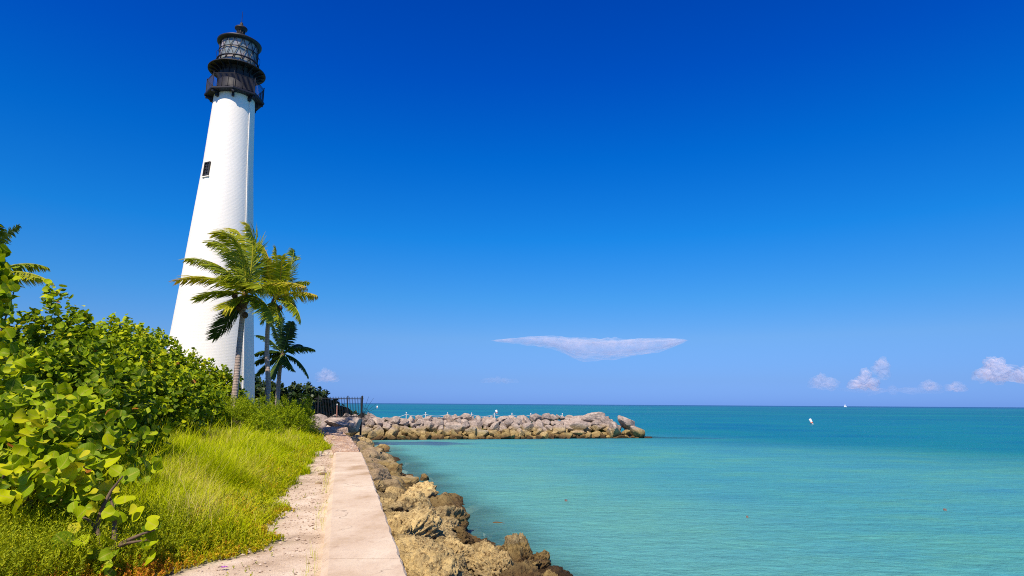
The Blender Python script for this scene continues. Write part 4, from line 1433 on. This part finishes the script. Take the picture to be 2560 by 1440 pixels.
# gravel
n = 1700
yy = RNG.uniform(5.8, 24, n); u = RNG.random(n)
xx = path_left(yy) - .4 + u * (np.where(yy < 20.9, wall_left(yy), coast(yy) - .9) - path_left(yy) + .3)
S = RNG.uniform(.006, .022, n) * (1 + (RNG.random(n) > .96) * 1.2)
oc_ = np.array([[1, 0, 0], [-1, 0, 0], [0, 1, 0], [0, -1, 0], [0, 0, .7], [0, 0, -.7]])
ot = np.array([[0, 2, 4], [2, 1, 4], [1, 3, 4], [3, 0, 4], [2, 0, 5], [1, 2, 5], [3, 1, 5], [0, 3, 5]])
P = np.column_stack([xx, yy, ground_z(xx, yy) + S * .3])
V = (P[:, None] + S[:, None, None] * oc_[None] * RNG.uniform(.6, 1.3, (n, 6, 1))).reshape(-1, 3)
T = (ot[None] + (np.arange(n) * 6)[:, None, None]).reshape(-1, 3)
tag(link('gravel', np_mesh('gravel', V, [T], smooth=False), mat_simple('gravel_bits', (.60, .48, .38), .95, .1, 30, (.28, .19, .13))), 'loose pebbles and grit strewn over the sandy path', 'gravel', kind='stuff')

# ------------------------------------------------------------------ fence
FI = mat_metal('fence_black_iron', (.007, .007, .010), .8, .05)
FY = 39.6
base = at_y(905, 1074, FY)
fe = empty('iron_fence', tuple(base), 'black iron picket fence with spiked fan at its seaward end', 'fence')
ztop = at_y(905, 993, FY)[2]
zlow = at_y(905, 1041, FY)[2]
pxs = [905.6, 869.7, 797]
for k, px in enumerate(pxs):
    p = at_y(px, 993, FY)
    mb = MB()
    r_ = .062 if k == 0 else .036
    zb = base[2] - .5 if k == 0 else base[2] - .1
    mb.box((p[0], p[1], (ztop + .03 + zb) / 2), (r_ * 1.6, r_ * 1.6, ztop + .03 - zb))
    mb.lathe([(r_ * 1.15, ztop + .03), (r_ * 1.15, ztop + .05), (0, ztop + .11)], (p[0], p[1], 0), 4, math.pi / 4)
    mb.build('post', FI, fe)
xa, xb = at_y(786, 993, FY)[0], base[0]
for zr in (ztop - .10, zlow):
    mb = MB(); mb.box(((xa + xb) / 2, FY, zr), (xb - xa, .03, .045)); mb.build('rail', FI, fe)
x = xb - .085
k = 0
while x > xa + .03:
    if min(abs(x - at_y(px, 993, FY)[0]) for px in pxs) > .045:
        mb = MB(); mb.tube([(x, FY + .02, zlow - .08), (x, FY + .02, ztop - .02), (x, FY + .02, ztop + .03)], [.013, .013, .004], 5)
        mb.build('picket', FI, fe)
    x -= .098
    k += 1
fc = at_y(906, 1037, FY - .05)
for k, (ang, ln) in enumerate([(73, 1.15), (57, 1.2), (40, 1.0), (27, .95), (10, .75), (-4, .7), (-16, .72), (-27, .74), (-38, .75), (-48, .75), (-57, .78), (-66, .8), (-75, .82), (-84, .85), (82, .6), (48, .55)]):
    a_ = math.radians(ang)
    e = fc + np.array([math.cos(a_) * ln, random.uniform(-.15, .15), math.sin(a_) * ln])
    mb = MB(); mb.tube([fc, e], [.014, .006], 5); mb.build('spike', FI, fe)
mb = MB(); mb.tube([fc + np.array([math.cos(t_) * .42, 0, math.sin(t_) * .42]) for t_ in np.linspace(-1.5, 1.3, 20)], .01, 5); mb.build('spike_hoop', FI, fe)
# pale marker post behind the pickets
q = at_y(842.6, 1042, 41.5); qt = at_y(842.6, 1013, 41.5)
mp = empty('marker_post', tuple(q), 'thin reddish marker post with white top behind the fence pickets', 'post')
mb = MB(); mb.tube([(q[0], q[1], q[2] - .4), (qt[0], qt[1], qt[2])], .045, 8); mb.build('shaft', mat_simple('red_brown_paint', (.36, .16, .12), .7), mp)
WHT = mat_simple('white_plastic', (.82, .82, .80), .45, .4, 5, (.7, .7, .68))
mb = MB(); mb.tube([(qt[0], qt[1], qt[2]), (qt[0], qt[1], qt[2] + .07), (qt[0], qt[1], qt[2] + .09)], [.055, .055, .03], 8); mb.build('cap', WHT, mp)

# rope fence on the jetty
ROPE = mat_simple('white_rope', (.72, .70, .68), .8, .2, 30, (.55, .5, .48))
rx = [(1016, 47.2), (1064, 47.8), (1119, 48.4), (1179, 49.0), (1236, 49.6), (1280, 50.1), (1327, 50.6), (1368, 51.1), (1406, 51.6)]
tops = [at_y(px, 1033 + (px - 1016) * .006, Y + 2.0) for px, Y in rx]
rf = empty('rope_fence', tuple(tops[0] - [0, 0, .8]), 'white rope strung between short posts along the top of the jetty', 'rope fence')
for p in tops:
    mb = MB(); mb.tube([p - [0, 0, 1.0], p], .035, 8); mb.tube([p, p + [0, 0, .04], p + [0, 0, .07]], [.05, .05, .03], 8); mb.build('post', ROPE, rf)
tops = [tops[0] + (tops[0] - tops[1]) * 1.2 - [0, 0, .25]] + tops
for p, q in zip(tops[:-1], tops[1:]):
    u = np.linspace(0, 1, 12)[:, None]
    pts = (p - [0, 0, .08]) * (1 - u) + (q - [0, 0, .08]) * u - np.array([0, 0, .13]) * (4 * u * (1 - u))
    mb = MB(); mb.tube(pts, .016, 6); mb.build('rope', ROPE, rf, True)

# ------------------------------------------------------------------ buoys and boat
RED = mat_simple('orange_red_band', (.65, .12, .04), .5)


def buoy(px, py, H, lean, label, wd=.16):
    c = at_z(px, py, 0)
    b = empty('marker_buoy', (c[0], c[1], 0), label, 'buoy', 'white pole buoys')
    t = np.array([lean, 0, 1.0]); t /= np.linalg.norm(t)
    c0 = np.array([c[0], c[1], -.25])
    mb = MB(); mb.tube([c0, c0 + t * (H + .2), c0 + t * (H + .25)], [wd, wd, wd * .6], 12); mb.build('float', WHT, b, True)
    mb = MB(); mb.tube([c0 + t * (H * .25 + .25), c0 + t * (H * .25 + .40)], wd * 1.06, 12); mb.build('band', RED, b, True)


buoy(2033, 1061, .85, -.42, 'leaning white pole buoy floating out from the jetty tip', .17)
buoy(1243, 1034, 1.0, -.25, 'small white pole buoy seen just above the jetty rope', .28)
buoy(943, 1021, 1.25, .02, 'distant upright white buoy beside the fence spikes', .34)
c = at_z(2113, 1018.1, 0)
bt = empty('sailboat', (c[0], c[1], 0), 'tiny white sailboat on the horizon', 'sailboat')
cx, cy = c[0], c[1]
mb = MB()
hull = [(-3.6, 0, .9), (-3.4, -1.1, .9), (0, -1.4, .8), (3.0, -.8, 1.0), (4.2, 0, 1.15), (3.0, .8, 1.0), (0, 1.4, .8), (-3.4, 1.1, .9)]
low = [(x * .85, y * .4, -.3) for x, y, z in hull]
V = [(cx + x, cy + y, z) for x, y, z in hull + low]
n = 8
mb.add(V + [(cx, cy, .95), (cx, cy, -.4)], [[i, n + i, n + (i + 1) % n, (i + 1) % n] for i in range(n)], [[i, (i + 1) % n, 16] for i in range(n)] + [[n + (i + 1) % n, n + i, 17] for i in range(n)])
mb.build('hull', WHT, bt)
mb = MB(); mb.tube([(cx + .5, cy, .8), (cx + .5, cy, 8.6)], .08, 6); mb.build('mast', WHT, bt)
for nm, pts in (('mainsail', [(.35, 0, 1.5), (-3.2, .3, 1.6), (-.6, .45, 4.6), (.35, 0, 8.4)]), ('jib', [(.7, 0, 7.6), (1.3, .3, 3.6), (3.9, 0, 1.3), (.9, .3, 1.4)])):
    mb = MB()
    P = np.array(pts) + [cx, cy, 0]
    mb.add(np.vstack([P - [0, .03, 0], P + [0, .03, 0]]), [[0, 1, 2, 3], [7, 6, 5, 4], [0, 4, 5, 1], [1, 5, 6, 2], [2, 6, 7, 3], [3, 7, 4, 0]])
    mb.build(nm, WHT, bt)

# ------------------------------------------------------------------ clouds
def mat_cloud(name, alpha):
    """thin vapour: each shell lets most light through and scatters a little"""
    t = NT(name)
    t.t.nodes.remove(t.p)
    nz = t.noise(t.pos((1, .5, 1.8)), .0030, 6, .62)
    nf = t.noise(t.pos((1, .5, 1.4)), .011, 5, .6)
    k = t.math('MULTIPLY', t.ramp(nz, [(.30, .25), (.62, 1.0)]), t.ramp(nf, [(.30, .45), (.60, 1.0)]))
    df = t.n('BsdfDiffuse'); df.inputs[0].default_value = (.97, .88, .92, 1)
    tl = t.n('BsdfTranslucent'); tl.inputs[0].default_value = (.97, .88, .92, 1)
    m1 = t.n('MixShader'); m1.inputs[0].default_value = .5
    t.l(df.outputs[0], m1.inputs[1]); t.l(tl.outputs[0], m1.inputs[2])
    tr = t.n('BsdfTransparent')
    mx = t.n('MixShader')
    t.l(t.math('MULTIPLY', k, alpha), mx.inputs[0])
    t.l(tr.outputs[0], mx.inputs[1]); t.l(m1.outputs[0], mx.inputs[2])
    t.l(mx.outputs[0], t.out.inputs[0])
    return t.mat


SHELLS = (1.0, .84, .68, .50)
CY = 9000.0
PXM = CY / F


def lens_cloud(label, prof, depth, mat):
    pr = np.array(prof, float)
    gx = np.linspace(pr[0, 0], pr[-1, 0], 160)
    cols = [np.interp(gx, pr[:, 0], pr[:, k]) for k in (1, 2)]
    for _ in range(26):
        for c_ in cols: c_[1:-1] = (c_[:-2] + 2 * c_[1:-1] + c_[2:]) / 4
    pr = np.column_stack([gx] + cols)
    mid = (pr[:, 1] + pr[:, 2]) / 2
    mb = MB()
    K = 28
    a_ = np.linspace(0, 2 * np.pi, K, endpoint=False)
    xc = pr[:, 0].mean()
    for q, sc in enumerate(SHELLS):
        V = []
        for x0 in np.linspace(pr[0, 0], pr[-1, 0], 110):
            x = xc + (x0 - xc) * (.90 + .10 * sc)
            tp, bt_ = np.interp(x, pr[:, 0], pr[:, 1]), np.interp(x, pr[:, 0], pr[:, 2])
            tp, bt_ = tp + (bt_ - tp) * .35 * (1 - sc), bt_ - (bt_ - tp) * .65 * (1 - sc)
            c, h = at_y(x, (tp + bt_) / 2, CY), (bt_ - tp) / 2 * PXM
            end = min(1, abs(x0 - pr[0, 0]) / 14, abs(x0 - pr[-1, 0]) / 14)
            wob = 1 + .30 * (vnoise(x * .018 + a_ * 0 + q * .7, np.cos(a_) * 2, 1.5, 111) - .5) + .18 * (vnoise(x * .07 + a_ * 0, np.sin(a_) * 2 + q, 1.5, 112) - .5)
            V.append(np.column_stack([np.full(K, c[0]), c[1] + np.cos(a_) * depth * sc * min(1, h / 160) * wob * end, c[2] + np.sin(a_) * h * wob * end]))
        V = np.concatenate(V)
        n_ = len(V) // K
        Q = [[i * K + j, i * K + (j + 1) % K, (i + 1) * K + (j + 1) % K, (i + 1) * K + j] for i in range(n_ - 1) for j in range(K)]
        mb.add(V, Q)
    tag(mb.build('cloud', mat, None, True), label, 'cloud', 'clouds over the sea')


CL = mat_cloud('thin_cloud', .14)
CL2 = mat_cloud('puffy_cloud', .19)
CL3 = mat_cloud('faint_cloud', .085)
lens_cloud('wide flat anvil shaped cloud hanging alone above the jetty',
           [(1226, 850, 853), (1270, 846, 858), (1320, 842, 863), (1370, 840, 869), (1400, 841, 876), (1425, 842, 893), (1450, 844, 903), (1500, 846, 902), (1550, 846, 896), (1600, 845, 889), (1640, 845, 882), (1670, 846, 874), (1695, 846, 863), (1722, 848, 852)], 190, CL)


def puff(label, px, py, balls, mat):
    """one lumpy body: balls (dx px, dy px, r px)"""
    c = at_y(px, py, CY)
    balls = [(dx * 1.15, dy * 1.1, r * 1.3) for dx, dy, r in balls]
    B = np.array([[dx * PXM, random.uniform(-.3, .3) * r * PXM, -dy * PXM, r * PXM] for dx, dy, r in balls])
    bm = bmesh.new(); bmesh.ops.create_icosphere(bm, subdivisions=5, radius=1.0)
    bm.verts.index_update()
    d = np.array([v.co[:] for v in bm.verts])
    bb = d @ B[:, :3].T
    disc = bb ** 2 - (B[:, :3] ** 2).sum(1)[None] + B[None, :, 3] ** 2
    ex = np.where(disc > 0, bb + np.sqrt(np.maximum(disc, 0)), 5.0)
    r_ = np.maximum(ex.max(1), 5.0)
    T = np.array([[v.index for v in f.verts] for f in bm.faces])
    bm.free()
    mb = MB()
    for q, sc in enumerate(SHELLS):
        f = np.array([rr_ * sc * (1 + .26 * noise.fractal(Vector(dd) * 2.6 + Vector((px, py, q * .35)), .8, 2.0, 5)) for dd, rr_ in zip(d, r_)])
        mb.add(d * f[:, None] * [1, 1, 1] + c, (), T)
    tag(mb.build('cloud', mat, None, True), label, 'cloud', 'clouds over the sea')


puff('small pinkish cloud puff low in the sky beside the palms', 815, 938, [(0, 0, 12), (-14, 3, 9), (14, 4, 10), (-2, -6, 8)], CL3)
puff('small puff cloud, leftmost of the row above the sailboat', 2055, 955, [(0, 0, 14), (-18, 3, 10), (18, 4, 12), (-4, -8, 9)], CL3)
puff('peaked white cloud directly left of and above the sailboat', 2160, 955, [(0, 0, 14), (-22, 6, 10), (22, 4, 12), (4, -14, 10), (2, -24, 6)], CL2)
puff('faint tower of cloud rising behind the peaked white one', 2203, 918, [(0, 0, 14), (4, -12, 9), (-12, 6, 9), (2, 14, 12)], CL3)
puff('faint low cloud between the peaked cloud and the big one', 2322, 963, [(0, 0, 10), (-14, 1, 7), (14, 2, 8)], CL3)
puff('faint low cloud just left of the biggest heap', 2390, 967, [(0, 0, 10), (-16, 2, 7), (14, 3, 7)], CL3)
puff('biggest heaped white cloud near the sky edge', 2492, 930, [(0, 0, 22), (-34, 8, 14), (-54, 10, 9), (24, 2, 18), (-6, -18, 14), (44, 10, 12), (10, -22, 9)], CL2)
puff('heaped cloud cut by the picture edge beyond the biggest one', 2556, 938, [(0, 0, 16), (12, -8, 14), (-8, 6, 10)], CL3)
puff('long hazy pinkish bank lying under the puffs above the sailboat', 2230, 975, [(0, 0, 9), (-40, 2, 8), (-80, 2, 7), (40, 1, 8), (85, 2, 7), (130, 3, 6), (-120, 3, 6)], mat_cloud('hazy_bank', .03))
puff('very faint flat cloud low over the middle of the sea', 1245, 950, [(0, 0, 7), (-30, 1, 5), (-16, 0, 6), (18, 1, 6), (36, 2, 4)], mat_cloud('veil_cloud', .035))
